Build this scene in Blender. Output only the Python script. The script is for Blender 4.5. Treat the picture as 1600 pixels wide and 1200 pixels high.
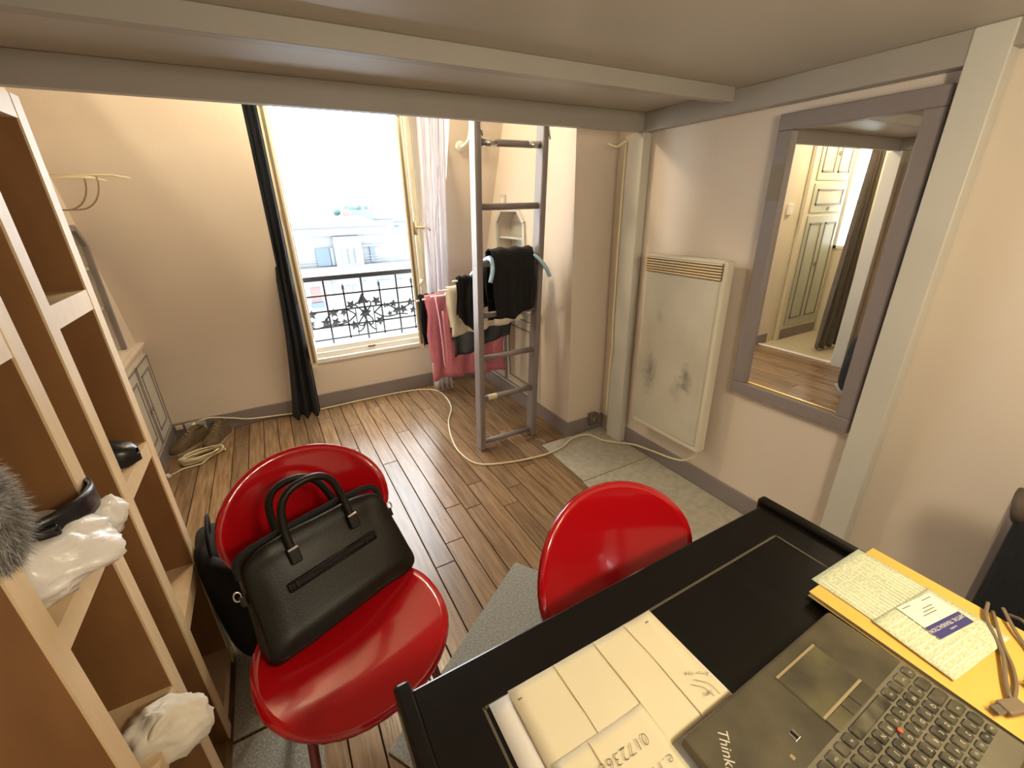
import bpy, math, random
from mathutils import Vector, Matrix, noise
random.seed(7)
PI = math.pi
S = bpy.context.scene
for o in list(bpy.data.objects):
    bpy.data.objects.remove(o)
C = S.collection

# ------------------------------------------------------------------ camera
cam = bpy.data.cameras.new('camera')
cam.sensor_width = 36.0
cam.lens = 36.0 * 674.2 / 1600
cam.clip_start = 0.02
cam.clip_end = 500
co = bpy.data.objects.new('camera', cam)
C.objects.link(co)
_r = Vector((0.87363824, -0.48605155, -0.02258589))
_u = Vector((0.2034436, 0.32271959, 0.92437155))
_f = Vector((0.44200331, 0.81216129, -0.38082426))
co.matrix_world = Matrix(((_r.x, _u.x, -_f.x, 0.0), (_r.y, _u.y, -_f.y, 0.0), (_r.z, _u.z, -_f.z, 1.45), (0, 0, 0, 1)))
S.camera = co

# ------------------------------------------------------------------ light
w = bpy.data.worlds.new('sky')
S.world = w
w.use_nodes = True
bg = w.node_tree.nodes['Background']
bg.inputs[0].default_value = (0.90, 0.96, 1.0, 1)
bg.inputs[1].default_value = 8.2
S.view_settings.view_transform = 'Standard'
S.view_settings.look = 'None'
S.view_settings.exposure = 0.66
S.view_settings.gamma = 1.0
S.view_settings.use_curve_mapping = False

def point_light(name, loc, power, col, radius):
    l = bpy.data.lights.new(name, 'POINT')
    l.energy = power; l.color = col; l.shadow_soft_size = radius
    o = bpy.data.objects.new(name, l); o.location = loc
    C.objects.link(o)
    return o
point_light('entry_bulb', (-1.40, 2.16, 2.04), 15, (1.0, 0.83, 0.57), 0.06)
point_light('room_bulb', (0.45, 2.48, 2.26), 26, (1.0, 0.82, 0.55), 0.07)
point_light('desk_lamp_bulb', (0.95, -0.18, 1.46), 7.8, (1.0, 0.80, 0.46), 0.06)
point_light('under_loft_fill', (0.60, -0.40, 1.68), 19, (1.0, 0.89, 0.70), 0.08)  # added ambient fill behind the camera, brightens the area under the loft

# ------------------------------------------------------------------ materials
def mat(name, col, rough=0.6, metal=0.0, var=0.0, scale=8.0, bump=0.0, bscale=None, stretch=(1, 1, 1), coat=0.0,
        col2=None, objvar=0.0, spec=0.5, emit=None, estr=0, trans=0.0, alpha=1.0, detail=6.0, sheen=0.0):
    m = bpy.data.materials.new(name); m.use_nodes = True
    nt = m.node_tree; N = nt.nodes; L = nt.links
    b = N['Principled BSDF']
    b.inputs['Roughness'].default_value = rough
    b.inputs['Metallic'].default_value = metal
    b.inputs['Base Color'].default_value = (*col, 1)
    b.inputs['Specular IOR Level'].default_value = spec
    b.inputs['Coat Weight'].default_value = coat
    b.inputs['Coat Roughness'].default_value = 0.06
    b.inputs['Transmission Weight'].default_value = trans
    b.inputs['Alpha'].default_value = alpha
    if sheen: b.inputs['Sheen Weight'].default_value = sheen
    if emit:
        b.inputs['Emission Color'].default_value = (*emit, 1); b.inputs['Emission Strength'].default_value = estr
    if var or bump or col2:
        g = N.new('ShaderNodeNewGeometry')
        mp = N.new('ShaderNodeMapping'); mp.inputs['Scale'].default_value = stretch
        L.new(g.outputs['Position'], mp.inputs['Vector'])
        if var or col2:
            n = N.new('ShaderNodeTexNoise'); n.inputs['Scale'].default_value = scale; n.inputs['Detail'].default_value = detail
            L.new(mp.outputs[0], n.inputs['Vector'])
            r = N.new('ShaderNodeValToRGB')
            c2 = col2 if col2 else tuple(max(0, c * (1 - var)) for c in col)
            r.color_ramp.elements[0].position = 0.32; r.color_ramp.elements[1].position = 0.68
            r.color_ramp.elements[0].color = (*c2, 1); r.color_ramp.elements[1].color = (*col, 1)
            L.new(n.outputs['Fac'], r.inputs['Fac'])
            out = r.outputs['Color']
            if objvar:
                oi = N.new('ShaderNodeObjectInfo')
                cb = N.new('ShaderNodeCombineXYZ'); mm = N.new('ShaderNodeMath'); mm.operation = 'MULTIPLY'; mm.inputs[1].default_value = 37.0
                L.new(oi.outputs['Random'], mm.inputs[0]); L.new(mm.outputs[0], cb.inputs[0]); L.new(mm.outputs[0], cb.inputs[1]); L.new(cb.outputs[0], mp.inputs['Location'])
                hs = N.new('ShaderNodeHueSaturation')
                ma = N.new('ShaderNodeMapRange'); ma.inputs['To Min'].default_value = 1 - objvar; ma.inputs['To Max'].default_value = 1 + objvar
                L.new(oi.outputs['Random'], ma.inputs['Value']); L.new(ma.outputs[0], hs.inputs['Value'])
                L.new(out, hs.inputs['Color']); out = hs.outputs['Color']
            L.new(out, b.inputs['Base Color'])
        if bump:
            n2 = N.new('ShaderNodeTexNoise'); n2.inputs['Scale'].default_value = bscale or scale * 3; n2.inputs['Detail'].default_value = 4
            L.new(mp.outputs[0], n2.inputs['Vector'])
            bp = N.new('ShaderNodeBump'); bp.inputs['Strength'].default_value = bump; bp.inputs['Distance'].default_value = 0.01
            L.new(n2.outputs['Fac'], bp.inputs['Height']); L.new(bp.outputs[0], b.inputs['Normal'])
    return m

M = {}
M['wall'] = mat('wall_paint', (0.73, 0.64, 0.545), 0.65, var=0.05, scale=1.6, bump=0.06, bscale=60)
M['wall_cream'] = mat('entry_wall_paint', (0.72, 0.66, 0.52), 0.6, var=0.04, scale=2, bump=0.05, bscale=60)
M['ceil'] = mat('ceiling_paint', (0.80, 0.76, 0.70), 0.7, var=0.03, scale=2)
M['mauve'] = mat('mauve_grey_paint', (0.25, 0.215, 0.215), 0.42, var=0.10, scale=5, bump=0.05, bscale=30)
M['loft'] = mat('loft_grey_paint', (0.36, 0.335, 0.30), 0.45, var=0.07, scale=3, bump=0.05, bscale=40)
M['post'] = mat('grey_green_post_paint', (0.60, 0.585, 0.53), 0.45, var=0.06, scale=3, bump=0.05, bscale=40)
M['deck'] = mat('loft_underside_paint', (0.46, 0.42, 0.36), 0.42, var=0.08, scale=1.5, bump=0.03, bscale=20)
M['white'] = mat('white_paint', (0.80, 0.78, 0.73), 0.4, var=0.04, scale=6)
M['cream'] = mat('cream_sash_paint', (0.70, 0.60, 0.42), 0.4, var=0.08, scale=10)
M['palegrey'] = mat('pale_grey_paint', (0.56, 0.545, 0.49), 0.45, var=0.05, scale=5)
M['palegreen'] = mat('pale_green_panel_paint', (0.50, 0.52, 0.42), 0.45, var=0.05, scale=5)
M['plank'] = mat('oak_floor', (0.30, 0.195, 0.110), 0.25, col2=(0.165, 0.098, 0.049), scale=5.0, stretch=(12.0, 0.9, 1), objvar=0.20, bump=0.06, bscale=9, detail=12)
M['subfloor'] = mat('dark_subfloor', (0.05, 0.035, 0.025), 0.9)
M['carpet'] = mat('grey_carpet', (0.40, 0.40, 0.36), 0.95, col2=(0.24, 0.24, 0.215), scale=140, bump=0.5, bscale=220, detail=3)
M['carpet_green'] = mat('greenish_worn_carpet', (0.46, 0.43, 0.35), 0.95, col2=(0.36, 0.335, 0.265), scale=30, bump=0.3, bscale=200, detail=8)
M['carpet_beige'] = mat('beige_carpet', (0.50, 0.43, 0.29), 0.95, var=0.15, scale=40, bump=0.3, bscale=200)
M['birch'] = mat('birch_edge', (0.76, 0.57, 0.34), 0.42, var=0.10, scale=14, stretch=(3, 3, 0.4), bump=0.03, bscale=60)
M['veneer'] = mat('brown_veneer', (0.27, 0.128, 0.045), 0.48, var=0.22, scale=7, stretch=(2, 2, 0.6), bump=0.03, bscale=60)
M['red'] = mat('red_lacquer', (0.44, 0.004, 0.008), 0.15, spec=0.5, coat=0.4)
M['redmetal'] = mat('dark_red_metal', (0.16, 0.012, 0.014), 0.3, coat=0.3)
M['leather'] = mat('black_leather', (0.009, 0.008, 0.005), 0.40, var=0.3, scale=25, bump=0.07, bscale=260, spec=0.3)
M['blackcloth'] = mat('black_cloth', (0.006, 0.006, 0.007), 0.85, bump=0.2, bscale=150, var=0.4, scale=30)
M['navy'] = mat('navy_curtain', (0.014, 0.015, 0.021), 0.8, var=0.3, scale=20)
M['denim'] = mat('dark_denim', (0.016, 0.019, 0.026), 0.7, col2=(0.05, 0.055, 0.065), scale=9, bump=0.2, bscale=120)
M['pink'] = mat('pink_towel', (0.66, 0.22, 0.29), 0.9, var=0.15, scale=30, bump=0.4, bscale=240)
M['cloth_white'] = mat('off_white_cloth', (0.78, 0.72, 0.60), 0.85, var=0.06, scale=15)
M['sheer'] = mat('sheer_white_cloth', (0.88, 0.85, 0.85), 0.85, var=0.05, scale=8)
_n = M['sheer'].node_tree; _o = _n.nodes['Material Output']; _t = _n.nodes.new('ShaderNodeBsdfTranslucent'); _t.inputs[0].default_value = (.85, .82, .84, 1)
_m = _n.nodes.new('ShaderNodeMixShader'); _m.inputs[0].default_value = .6
_n.links.new(_n.nodes['Principled BSDF'].outputs[0], _m.inputs[1]); _n.links.new(_t.outputs[0], _m.inputs[2]); _n.links.new(_m.outputs[0], _o.inputs[0])
M['brownline'] = mat('brown_print', (0.30, 0.20, 0.17), 0.85)
M['taupe'] = mat('taupe_curtain', (0.16, 0.135, 0.12), 0.75, var=0.2, scale=15)
M['bluepl'] = mat('light_blue_plastic', (0.30, 0.50, 0.66), 0.35)
M['blackgloss'] = mat('black_lacquer_desk', (0.004, 0.0035, 0.003), 0.25, var=0.3, scale=20, coat=0.15, bump=0.02, bscale=30)
M['groove'] = mat('worn_groove', (0.10, 0.085, 0.055), 0.4)
M['paper'] = mat('white_paper', (0.82, 0.77, 0.68), 0.7, var=0.02, scale=10)
M['paper_cream'] = mat('cream_paper', (0.80, 0.70, 0.46), 0.7, var=0.03, scale=12)
M['ink'] = mat('grey_ink', (0.16, 0.14, 0.10), 0.6)
M['yellow'] = mat('yellow_folder', (0.80, 0.49, 0.10), 0.55, var=0.03, scale=8)
M['form'] = mat('pale_green_print', (0.72, 0.73, 0.50), 0.7, col2=(0.50, 0.52, 0.33), scale=120, stretch=(1.0, 3.0, 1), detail=2)
M['formline'] = mat('form_line', (0.84, 0.84, 0.66), 0.7)
M['card'] = mat('white_card', (0.82, 0.80, 0.66), 0.55)
M['blueprint'] = mat('blue_violet_print', (0.055, 0.05, 0.19), 0.5)
M['cardtext'] = mat('card_text', (0.68, 0.66, 0.66), 0.5)
M['laptop'] = mat('worn_black_plastic', (0.115, 0.095, 0.055), 0.42, col2=(0.06, 0.05, 0.03), scale=14, bump=0.04, bscale=400)
M['lapframe'] = mat('worn_keyboard_bezel', (0.19, 0.165, 0.105), 0.5, var=0.25, scale=18)
M['key'] = mat('worn_key_plastic', (0.15, 0.13, 0.08), 0.36, col2=(0.022, 0.019, 0.014), scale=30, detail=2)
M['keytext'] = mat('key_legend', (0.62, 0.58, 0.46), 0.6)
M['pad'] = mat('touchpad_plastic', (0.13, 0.112, 0.056), 0.35, col2=(0.06, 0.052, 0.034), scale=16)
M['tan'] = mat('worn_tan_trim', (0.33, 0.26, 0.14), 0.5)
M['redrub'] = mat('red_rubber', (0.62, 0.12, 0.05), 0.7)
M['screen'] = mat('dark_screen', (0.01, 0.01, 0.012), 0.15)
M['heat'] = mat('heater_cream_enamel', (0.72, 0.68, 0.57), 0.4, var=0.03, scale=8)
M['heatgrid'] = mat('heater_front_mesh', (0.60, 0.575, 0.48), 0.5, col2=(0.53, 0.50, 0.41), scale=5, bump=0.25, bscale=350)
def smudges(m, spots, col):
    nt = m.node_tree; N = nt.nodes; L = nt.links; b = N['Principled BSDF']
    tc_ = N.new('ShaderNodeTexCoord'); nz = N.new('ShaderNodeTexNoise'); nz.inputs['Scale'].default_value = 26; nz.inputs['Detail'].default_value = 5
    L.new(tc_.outputs['Object'], nz.inputs['Vector'])
    cur = b.inputs['Base Color'].links[0].from_socket
    for c, sc, amt in spots:
        mp = N.new('ShaderNodeMapping'); mp.vector_type = 'POINT'
        mp.inputs['Location'].default_value = tuple(-c[i] * sc[i] for i in range(3)); mp.inputs['Scale'].default_value = sc
        L.new(tc_.outputs['Object'], mp.inputs['Vector'])
        ln = N.new('ShaderNodeVectorMath'); ln.operation = 'LENGTH'; L.new(mp.outputs[0], ln.inputs[0])
        ad = N.new('ShaderNodeMath'); ad.operation = 'MULTIPLY_ADD'; ad.inputs[1].default_value = 1.4; L.new(nz.outputs['Fac'], ad.inputs[0]); L.new(ln.outputs['Value'], ad.inputs[2])
        mr_ = N.new('ShaderNodeMapRange'); mr_.inputs['From Min'].default_value = .65; mr_.inputs['From Max'].default_value = 1.5; mr_.inputs['To Min'].default_value = amt; mr_.inputs['To Max'].default_value = 0
        L.new(ad.outputs[0], mr_.inputs['Value'])
        mx = N.new('ShaderNodeMixRGB'); mx.inputs[2].default_value = (*col, 1)
        L.new(mr_.outputs[0], mx.inputs[0]); L.new(cur, mx.inputs[1]); cur = mx.outputs[0]
    L.new(cur, b.inputs['Base Color'])
smudges(M['heatgrid'], [((-.1, -.115, .37), (0, 17, 9), .9), ((-.1, .125, .34), (0, 15, 6), .75), ((-.1, -.07, .30), (0, 14, 10), .35), ((-.1, .10, .66), (0, 25, 20), .3)], (.17, .155, .145))
M['heatyel'] = mat('heat_yellowed_enamel', (0.72, 0.52, 0.24), 0.45, col2=(0.70, 0.62, 0.45), scale=7, detail=1)
M['soot'] = mat('grey_smudge', (0.19, 0.175, 0.15), 0.7, col2=(0.36, 0.33, 0.26), scale=22)
M['mirror'] = mat('mirror_glass', (0.93, 0.93, 0.91), 0.0, metal=1.0)
M['gold'] = mat('brass_bead', (0.75, 0.60, 0.30), 0.25, metal=1.0)
M['steel'] = mat('steel', (0.6, 0.6, 0.58), 0.25, metal=1.0)
M['iron'] = mat('black_cast_iron', (0.012, 0.012, 0.016), 0.5)
M['cable'] = mat('ivory_cable', (0.72, 0.64, 0.44), 0.45)
M['cord'] = mat('brown_grey_cord', (0.20, 0.145, 0.085), 0.5)
M['shoe'] = mat('brown_suede', (0.14, 0.095, 0.05), 0.85, var=0.3, scale=30, bump=0.2, bscale=120)
M['sole'] = mat('pale_sole', (0.36, 0.28, 0.18), 0.7)
M['blacklea'] = mat('black_shoe_leather', (0.012, 0.012, 0.015), 0.3, bump=0.1, bscale=60)
M['pvc'] = mat('white_plastic_film', (0.80, 0.77, 0.73), 0.28, bump=0.7, bscale=26)
M['fur'] = mat('grey_fur', (0.46, 0.44, 0.42), 0.9, col2=(0.25, 0.235, 0.22), scale=28)
M['darkbrown'] = mat('dark_brown_trim', (0.09, 0.065, 0.045), 0.7)
M['duct'] = mat('brown_metal_patch', (0.20, 0.17, 0.13), 0.35, metal=0.4)
g = mat('window_glass', (0.92, 0.96, 0.97), 0.02, trans=1.0)
g.node_tree.nodes['Principled BSDF'].inputs['IOR'].default_value = 1.1
M['glass'] = g
M['facade'] = mat('white_facade', (0.105, 0.11, 0.115), 0.8, var=0.08, scale=0.4)
M['zinc'] = mat('pale_zinc_roof', (0.078, 0.094, 0.108), 0.5, var=0.05, scale=0.5)
M['bluewin'] = mat('blue_grey_window', (0.018, 0.036, 0.062), 0.3)
M['tealwin'] = mat('teal_curtained_window', (0.05, 0.08, 0.095), 0.4)
M['redwin'] = mat('faded_red_blind', (0.14, 0.035, 0.033), 0.6)
M['brick'] = mat('pinkish_render', (0.13, 0.10, 0.095), 0.8, var=0.1, scale=0.3)
M['tree'] = mat('blue_green_foliage', (0.03, 0.075, 0.07), 0.8, var=0.3, scale=1.2)

# ------------------------------------------------------------------ mesh helpers
class MB:
    def __init__(s): s.v = []; s.f = []
    def add(s, vs, fs):
        n = len(s.v); s.v += [tuple(p) for p in vs]; s.f += [tuple(i + n for i in q) for q in fs]; return s
    def box(s, x0, x1, y0, y1, z0, z1):
        return s.add([(x0, y0, z0), (x1, y0, z0), (x1, y1, z0), (x0, y1, z0), (x0, y0, z1), (x1, y0, z1), (x1, y1, z1), (x0, y1, z1)],
                     [(0, 3, 2, 1), (4, 5, 6, 7), (0, 1, 5, 4), (1, 2, 6, 5), (2, 3, 7, 6), (3, 0, 4, 7)])
    def obox(s, c, size, mtx):
        n = len(s.v); s.box(-size[0] / 2, size[0] / 2, -size[1] / 2, size[1] / 2, -size[2] / 2, size[2] / 2)
        for i in range(n, len(s.v)): s.v[i] = tuple(Vector(c) + mtx @ Vector(s.v[i]))
        return s
    def bar(s, a, b, wd, ht, up=(0, 0, 1)):
        a, b = Vector(a), Vector(b); d = (b - a); L = d.length; d.normalize()
        x = d.cross(Vector(up))
        if x.length < 1e-4: x = d.cross(Vector((1, 0, 0)))
        x.normalize(); z = x.cross(d)
        m = Matrix((x, d, z)).transposed()
        return s.obox((a + b) / 2, (wd, L, ht), m)
    def prism(s, poly, fn, t0, t1):
        # poly: 2d points, fn(p, q, t) -> 3d ; extruded from t0 to t1
        n = len(poly)
        vs = [fn(p, q, t0) for p, q in poly] + [fn(p, q, t1) for p, q in poly]
        fs = [tuple(range(n))[::-1], tuple(range(n, 2 * n))] + [(i, (i + 1) % n, n + (i + 1) % n, n + i) for i in range(n)]
        return s.add(vs, fs)
    def tube(s, pts, r, k=8, closed=False, cap=True, flat=1.0):
        pts = [Vector(p) for p in pts]; n = len(pts); vs = []; fs = []
        prev = None
        for i, p in enumerate(pts):
            if closed: d = pts[(i + 1) % n] - pts[i - 1]
            else: d = pts[min(i + 1, n - 1)] - pts[max(i - 1, 0)]
            d.normalize()
            if prev is None:
                up = Vector((0, 0, 1)) if abs(d.z) < 0.9 else Vector((1, 0, 0))
                x = d.cross(up).normalized()
            else:
                x = (prev - d * prev.dot(d)).normalized()
            prev = x; y = d.cross(x)
            rr = r[i] if isinstance(r, (list, tuple)) else r
            for j in range(k):
                a = 2 * PI * j / k
                vs.append(p + x * (math.cos(a) * rr) + y * (math.sin(a) * rr * flat))
        m = n if closed else n - 1
        for i in range(m):
            for j in range(k):
                a = i * k + j; b = i * k + (j + 1) % k; c = ((i + 1) % n) * k + (j + 1) % k; d_ = ((i + 1) % n) * k + j
                fs.append((a, b, c, d_))
        if cap and not closed:
            fs.append(tuple(range(k))[::-1]); fs.append(tuple(range((n - 1) * k, n * k)))
        return s.add(vs, fs)
    def grid(s, fn, nu, nv, wrapu=False):
        vs = [fn(i / (nu if wrapu else nu - 1), j / (nv - 1)) for i in range(nu) for j in range(nv)]
        fs = []
        for i in range(nu if wrapu else nu - 1):
            for j in range(nv - 1):
                i2 = (i + 1) % nu
                fs.append((i * nv + j, i2 * nv + j, i2 * nv + j + 1, i * nv + j + 1))
        return s.add(vs, fs)
    def lathe(s, prof, c=(0, 0, 0), k=20, ax=None):
        n = len(prof); vs = []; fs = []
        R = ax or Matrix.Identity(3)
        for i in range(k):
            a = 2 * PI * i / k
            for r, z in prof: vs.append(Vector(c) + R @ Vector((r * math.cos(a), r * math.sin(a), z)))
        for i in range(k):
            for j in range(n - 1):
                fs.append((i * n + j, ((i + 1) % k) * n + j, ((i + 1) % k) * n + j + 1, i * n + j + 1))
        return s.add(vs, fs)
    def ball(s, c, rx, ry, rz, nu=16, nv=10, R=None, fn=None):
        vs = []; fs = []
        for i in range(nv + 1):
            t = PI * i / nv
            for j in range(nu):
                a = 2 * PI * j / nu
                p = Vector((math.sin(t) * math.cos(a), math.sin(t) * math.sin(a), math.cos(t)))
                q = Vector((p.x * rx, p.y * ry, p.z * rz))
                if fn: q = fn(p, q)
                if R: q = R @ q
                vs.append(Vector(c) + q)
        for i in range(nv):
            for j in range(nu):
                fs.append((i * nu + j, (i + 1) * nu + j, (i + 1) * nu + (j + 1) % nu, i * nu + (j + 1) % nu))
        return s.add(vs, fs)
    def mesh(s, name, m, smooth=False):
        me = bpy.data.meshes.new(name); me.from_pydata([tuple(v) for v in s.v], [], s.f); me.validate()
        me.materials.append(m)
        if smooth:
            for p in me.polygons: p.use_smooth = True
        me.update()
        return me
    def build(s, name, m, parent=None, smooth=False, bevel=0, sub=0, solid=0, seg=2, fix=True):
        me = s.mesh(name, m, smooth)
        if fix:
            import bmesh
            bm = bmesh.new(); bm.from_mesh(me)
            bmesh.ops.remove_doubles(bm, verts=bm.verts, dist=1e-6)
            bmesh.ops.recalc_face_normals(bm, faces=bm.faces); bm.to_mesh(me); bm.free()
        o = bpy.data.objects.new(name, me); C.objects.link(o)
        if parent: o.parent = parent
        if solid:
            md = o.modifiers.new('thickness', 'SOLIDIFY'); md.thickness = solid; md.offset = 0
        if bevel:
            md = o.modifiers.new('bevel', 'BEVEL'); md.width = bevel; md.segments = seg; md.limit_method = 'ANGLE'
        if sub:
            md = o.modifiers.new('subsurf', 'SUBSURF'); md.levels = sub; md.render_levels = sub
        return o

def tag(o, label, cat, group=None):
    o['label'] = label; o['category'] = cat
    if group: o['group'] = group
    return o
def struct(o): o['kind'] = 'structure'; return o
def thing(name, label, cat, loc=(0, 0, 0), rz=0, group=None):
    o = bpy.data.objects.new(name, None); C.objects.link(o); o.empty_display_size = 0.05
    o.location = loc; o.rotation_euler = (0, 0, rz)
    return tag(o, label, cat, group)
def copy_tree(o, parent=None):
    c = o.copy(); C.objects.link(c); c.parent = parent
    for ch in list(o.children): copy_tree(ch, c)
    return c
def text_mesh(body, size, extrude=0.0003, font_shear=0.0, space=1.0, align='CENTER', thin=0.0):
    cu = bpy.data.curves.new('lettering', 'FONT'); cu.body = body; cu.size = size; cu.extrude = extrude
    cu.align_x = align; cu.align_y = 'CENTER'; cu.shear = font_shear; cu.space_character = space
    cu.resolution_u = 3; cu.offset = thin
    o = bpy.data.objects.new('lettering', cu); C.objects.link(o)
    dg = bpy.context.evaluated_depsgraph_get()
    me = bpy.data.meshes.new_from_object(o.evaluated_get(dg))
    bpy.data.objects.remove(o); bpy.data.curves.remove(cu)
    return me
def place_text(name, me, m, loc, rz, parent):
    me.materials.clear(); me.materials.append(m)
    o = bpy.data.objects.new(name, me); C.objects.link(o); o.parent = parent
    o.location = loc; o.rotation_euler = (0, 0, rz)
    return o
def smoothpath(pts, n=8):
    pts = [Vector(p) for p in pts]; out = []
    P = [pts[0] * 2 - pts[1]] + pts + [pts[-1] * 2 - pts[-2]]
    for i in range(1, len(P) - 2):
        for k in range(n):
            t = k / n; a, b, c, d = P[i - 1], P[i], P[i + 1], P[i + 2]
            out.append(0.5 * ((2 * b) + (c - a) * t + (2 * a - 5 * b + 4 * c - d) * t * t + (3 * b - a - 3 * c + d) * t ** 3))
    out.append(pts[-1]); return out

XR, YF, XN, XL, XE = 1.84, 3.47, 1.55, -0.80, -0.86     # right wall, far wall, right niche wall, left niche wall, left wall
ZC = 2.62
# ================================================================== SETTING
fl = struct(MB().box(-0.92, XR + .05, -1.3, 3.62, -0.06, -0.016).build('floor', M['subfloor']))
pm = {}
PW = 0.0905
x = XE - 0.03; col = 0
while x < XR - 0.005:
    wdt = min(PW, XR - x)
    y = -1.25 - random.random() * 0.9
    while y < YF:
        L = random.choice((0.95, 1.35, 1.7, 2.1))
        y0 = max(y, -1.25); y1 = min(y + L, YF - 0.002)
        if y1 - y0 > 0.03:
            key = (round(wdt, 3), round(y1 - y0, 2))
            if key not in pm:
                g_ = 0.0020; ln = y1 - y0
                b = MB()
                b.add([(g_, g_, -.016), (wdt - g_, g_, -.016), (wdt - g_, ln - g_, -.016), (g_, ln - g_, -.016),
                       (g_, g_, -.0015), (wdt - g_, g_, -.0015), (wdt - g_, ln - g_, -.0015), (g_, ln - g_, -.0015),
                       (g_ + .0015, g_ + .0015, 0), (wdt - g_ - .0015, g_ + .0015, 0), (wdt - g_ - .0015, ln - g_ - .0015, 0), (g_ + .0015, ln - g_ - .0015, 0)],
                      [(0, 1, 5, 4), (1, 2, 6, 5), (2, 3, 7, 6), (3, 0, 4, 7), (4, 5, 9, 8), (5, 6, 10, 9), (6, 7, 11, 10), (7, 4, 8, 11), (8, 9, 10, 11)])
                pm[key] = b.mesh('plank', M['plank'])
            o = bpy.data.objects.new('plank', pm[key]); C.objects.link(o); o.parent = fl
            o.location = (x, y0, random.uniform(-.0007, .0004))
        y += L
    x += PW; col += 1

# walls
struct(MB().box(XR, XR + .12, -1.3, 2.08, 0, ZC).build('wall_right', M['wall']))
struct(MB().box(-2.2, XR + .12, -1.42, -1.3, 0, ZC).build('wall_near', M['wall']))
struct(MB().box(XE - .12, XE, -1.3, 1.90, 0, ZC).build('wall_left', M['wall']))
struct(MB().box(-2.2, XR + .3, -1.42, 3.75, ZC, ZC + .1).build('ceiling', M['ceil']))
fw = MB()
prof = [(YF, 0), (YF, 0.20), (3.462, .32), (3.445, .44), (3.418, .56), (3.380, .69), (3.334, .82), (3.282, .955), (2.70, 2.42), (2.70, ZC), (3.75, ZC), (3.75, 0)]
fx = lambda p, q, t: (t, p, q)
fw.prism(prof, fx, -0.95, 0.056)
fw.prism(prof, fx, 1.175, 1.80)
fw.box(0.056, 1.175, YF, 3.62, 0, 0.365)
fw.box(0.056, 0.12, YF, 3.62, 0.365, 2.34)
fw.box(1.12, 1.175, YF, 3.62, 0.365, 2.34)
fw.box(0.056, 1.175, 2.70, 3.62, 2.34, ZC)
_fw = struct(fw.build('wall_far', M['wall']))
for p_ in _fw.data.polygons:
    if abs(p_.normal.x) < .1 and p_.normal.y < -.5 and p_.area < .9 or (p_.normal.z < -.2 and p_.normal.y < -.5): p_.use_smooth = True
_e = _fw.modifiers.new('edges', 'EDGE_SPLIT'); _e.split_angle = math.radians(25)

def niche_wall(name, xf, side, y0, y1, hole, depth, m, thick):
    # side=+1: face looks toward -x (solid lies at larger x); hole=(ya,yb,za,zb,cut)
    b = MB(); ya, yb, za, zb, cut = hole
    a, c = (xf, xf + thick * side); d = xf + depth * side
    fy = lambda p, q, t: (t, p, q)
    lo, hi = min(a, d), max(a, d)
    b.box(min(d, c), max(d, c), y0, y1, 0, ZC)
    b.box(lo, hi, y0, ya, 0, ZC); b.box(lo, hi, yb, y1, 0, ZC)
    b.box(lo, hi, ya, yb, 0, za); b.box(lo, hi, ya, yb, zb, ZC)
    b.prism([(ya, zb - cut), (ya + cut, zb), (ya, zb)], fy, lo, hi)
    b.prism([(yb, zb - cut), (yb, zb), (yb - cut, zb)], fy, lo, hi)
    o = struct(b.build(name, m, fix=False))
    # frame and shelves of the niche
    f = MB(); wf = 0.028
    outer = [(ya, za), (ya, zb - cut), (ya + cut * 1.0, zb), (yb - cut, zb), (yb, zb - cut), (yb, za)]
    cy, cz = (ya + yb) / 2, (za + zb) / 2
    for i in range(len(outer) - 1):
        p, q = outer[i], outer[i + 1]
        f.bar((xf - side * .006, p[0], p[1]), (xf - side * .006, q[0], q[1]), .022, wf, up=(1, 0, 0)) if False else \
            f.bar((xf - side * .004, p[0], p[1]), (xf - side * .004, q[0], q[1]), wf, .02, up=(1, 0, 0))
    f.build('niche_frame', M['mauve'] if side < 0 else M['palegrey'], o)
    for zs in (za + (zb - za) * .36, za + (zb - za) * .68):
        MB().box(min(xf + side * .012, d), max(xf + side * .012, d), ya, yb, zs, zs + .014).build('niche_shelf', M['palegrey'], o)
    MB().box(min(d, d - side * .003), max(d, d - side * .003), ya + .001, yb - .001, za, zb - cut).build('niche_back', M['palegrey'], o)
    return o
niche_wall('wall_alcove_right', XN, 1, 2.08, 3.62, (2.62, 3.02, 0.82, 1.43, 0.085), 0.12, M['wall'], 0.40)
niche_wall('wall_alcove_left', XL, -1, 2.66, 3.62, (2.74, 3.115, 0.75, 1.40, 0.085), 0.12, M['wall'], 0.16)

# entry recess on the left (seen in the mirror)
e = struct(MB().box(-2.05, -1.90, 1.78, 3.62, 0, 0.95).box(-2.05, -1.90, 1.78, 3.62, 2.2, ZC).box(-2.05, -1.90, 1.78, 2.49, .95, 2.2)
           .box(-2.05, -1.90, 2.64, 3.62, .95, 2.2).build('wall_entry', M['wall_cream']))
struct(MB().box(-2.2, XE - .12, 1.78, 1.90, 0, ZC).build('wall_entry_near', M['wall_cream']))
struct(MB().box(-2.05, XL - .16, 2.66, 2.78, 0, ZC).build('wall_entry_far', M['wall_cream']))
struct(MB().box(-2.2, -0.87, 1.78, 2.78, -0.05, 0.004).build('floor_entry', M['carpet_beige']))
struct(MB().box(-0.885, -0.845, 1.90, 2.66, 0, 0.014).build('trim_1', M['white'], bevel=.004))
w2 = struct(MB().box(-1.96, -1.89, 2.48, 2.51, .94, 2.2).box(-1.96, -1.89, 2.62, 2.65, .94, 2.2).box(-1.96, -1.89, 2.48, 2.65, .94, .97)
            .box(-1.96, -1.89, 2.48, 2.65, 2.17, 2.2).build('window_2', M['white']))
MB().box(-1.935, -1.93, 2.51, 2.62, .97, 2.17).build('pane', M['glass'], w2)

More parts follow.
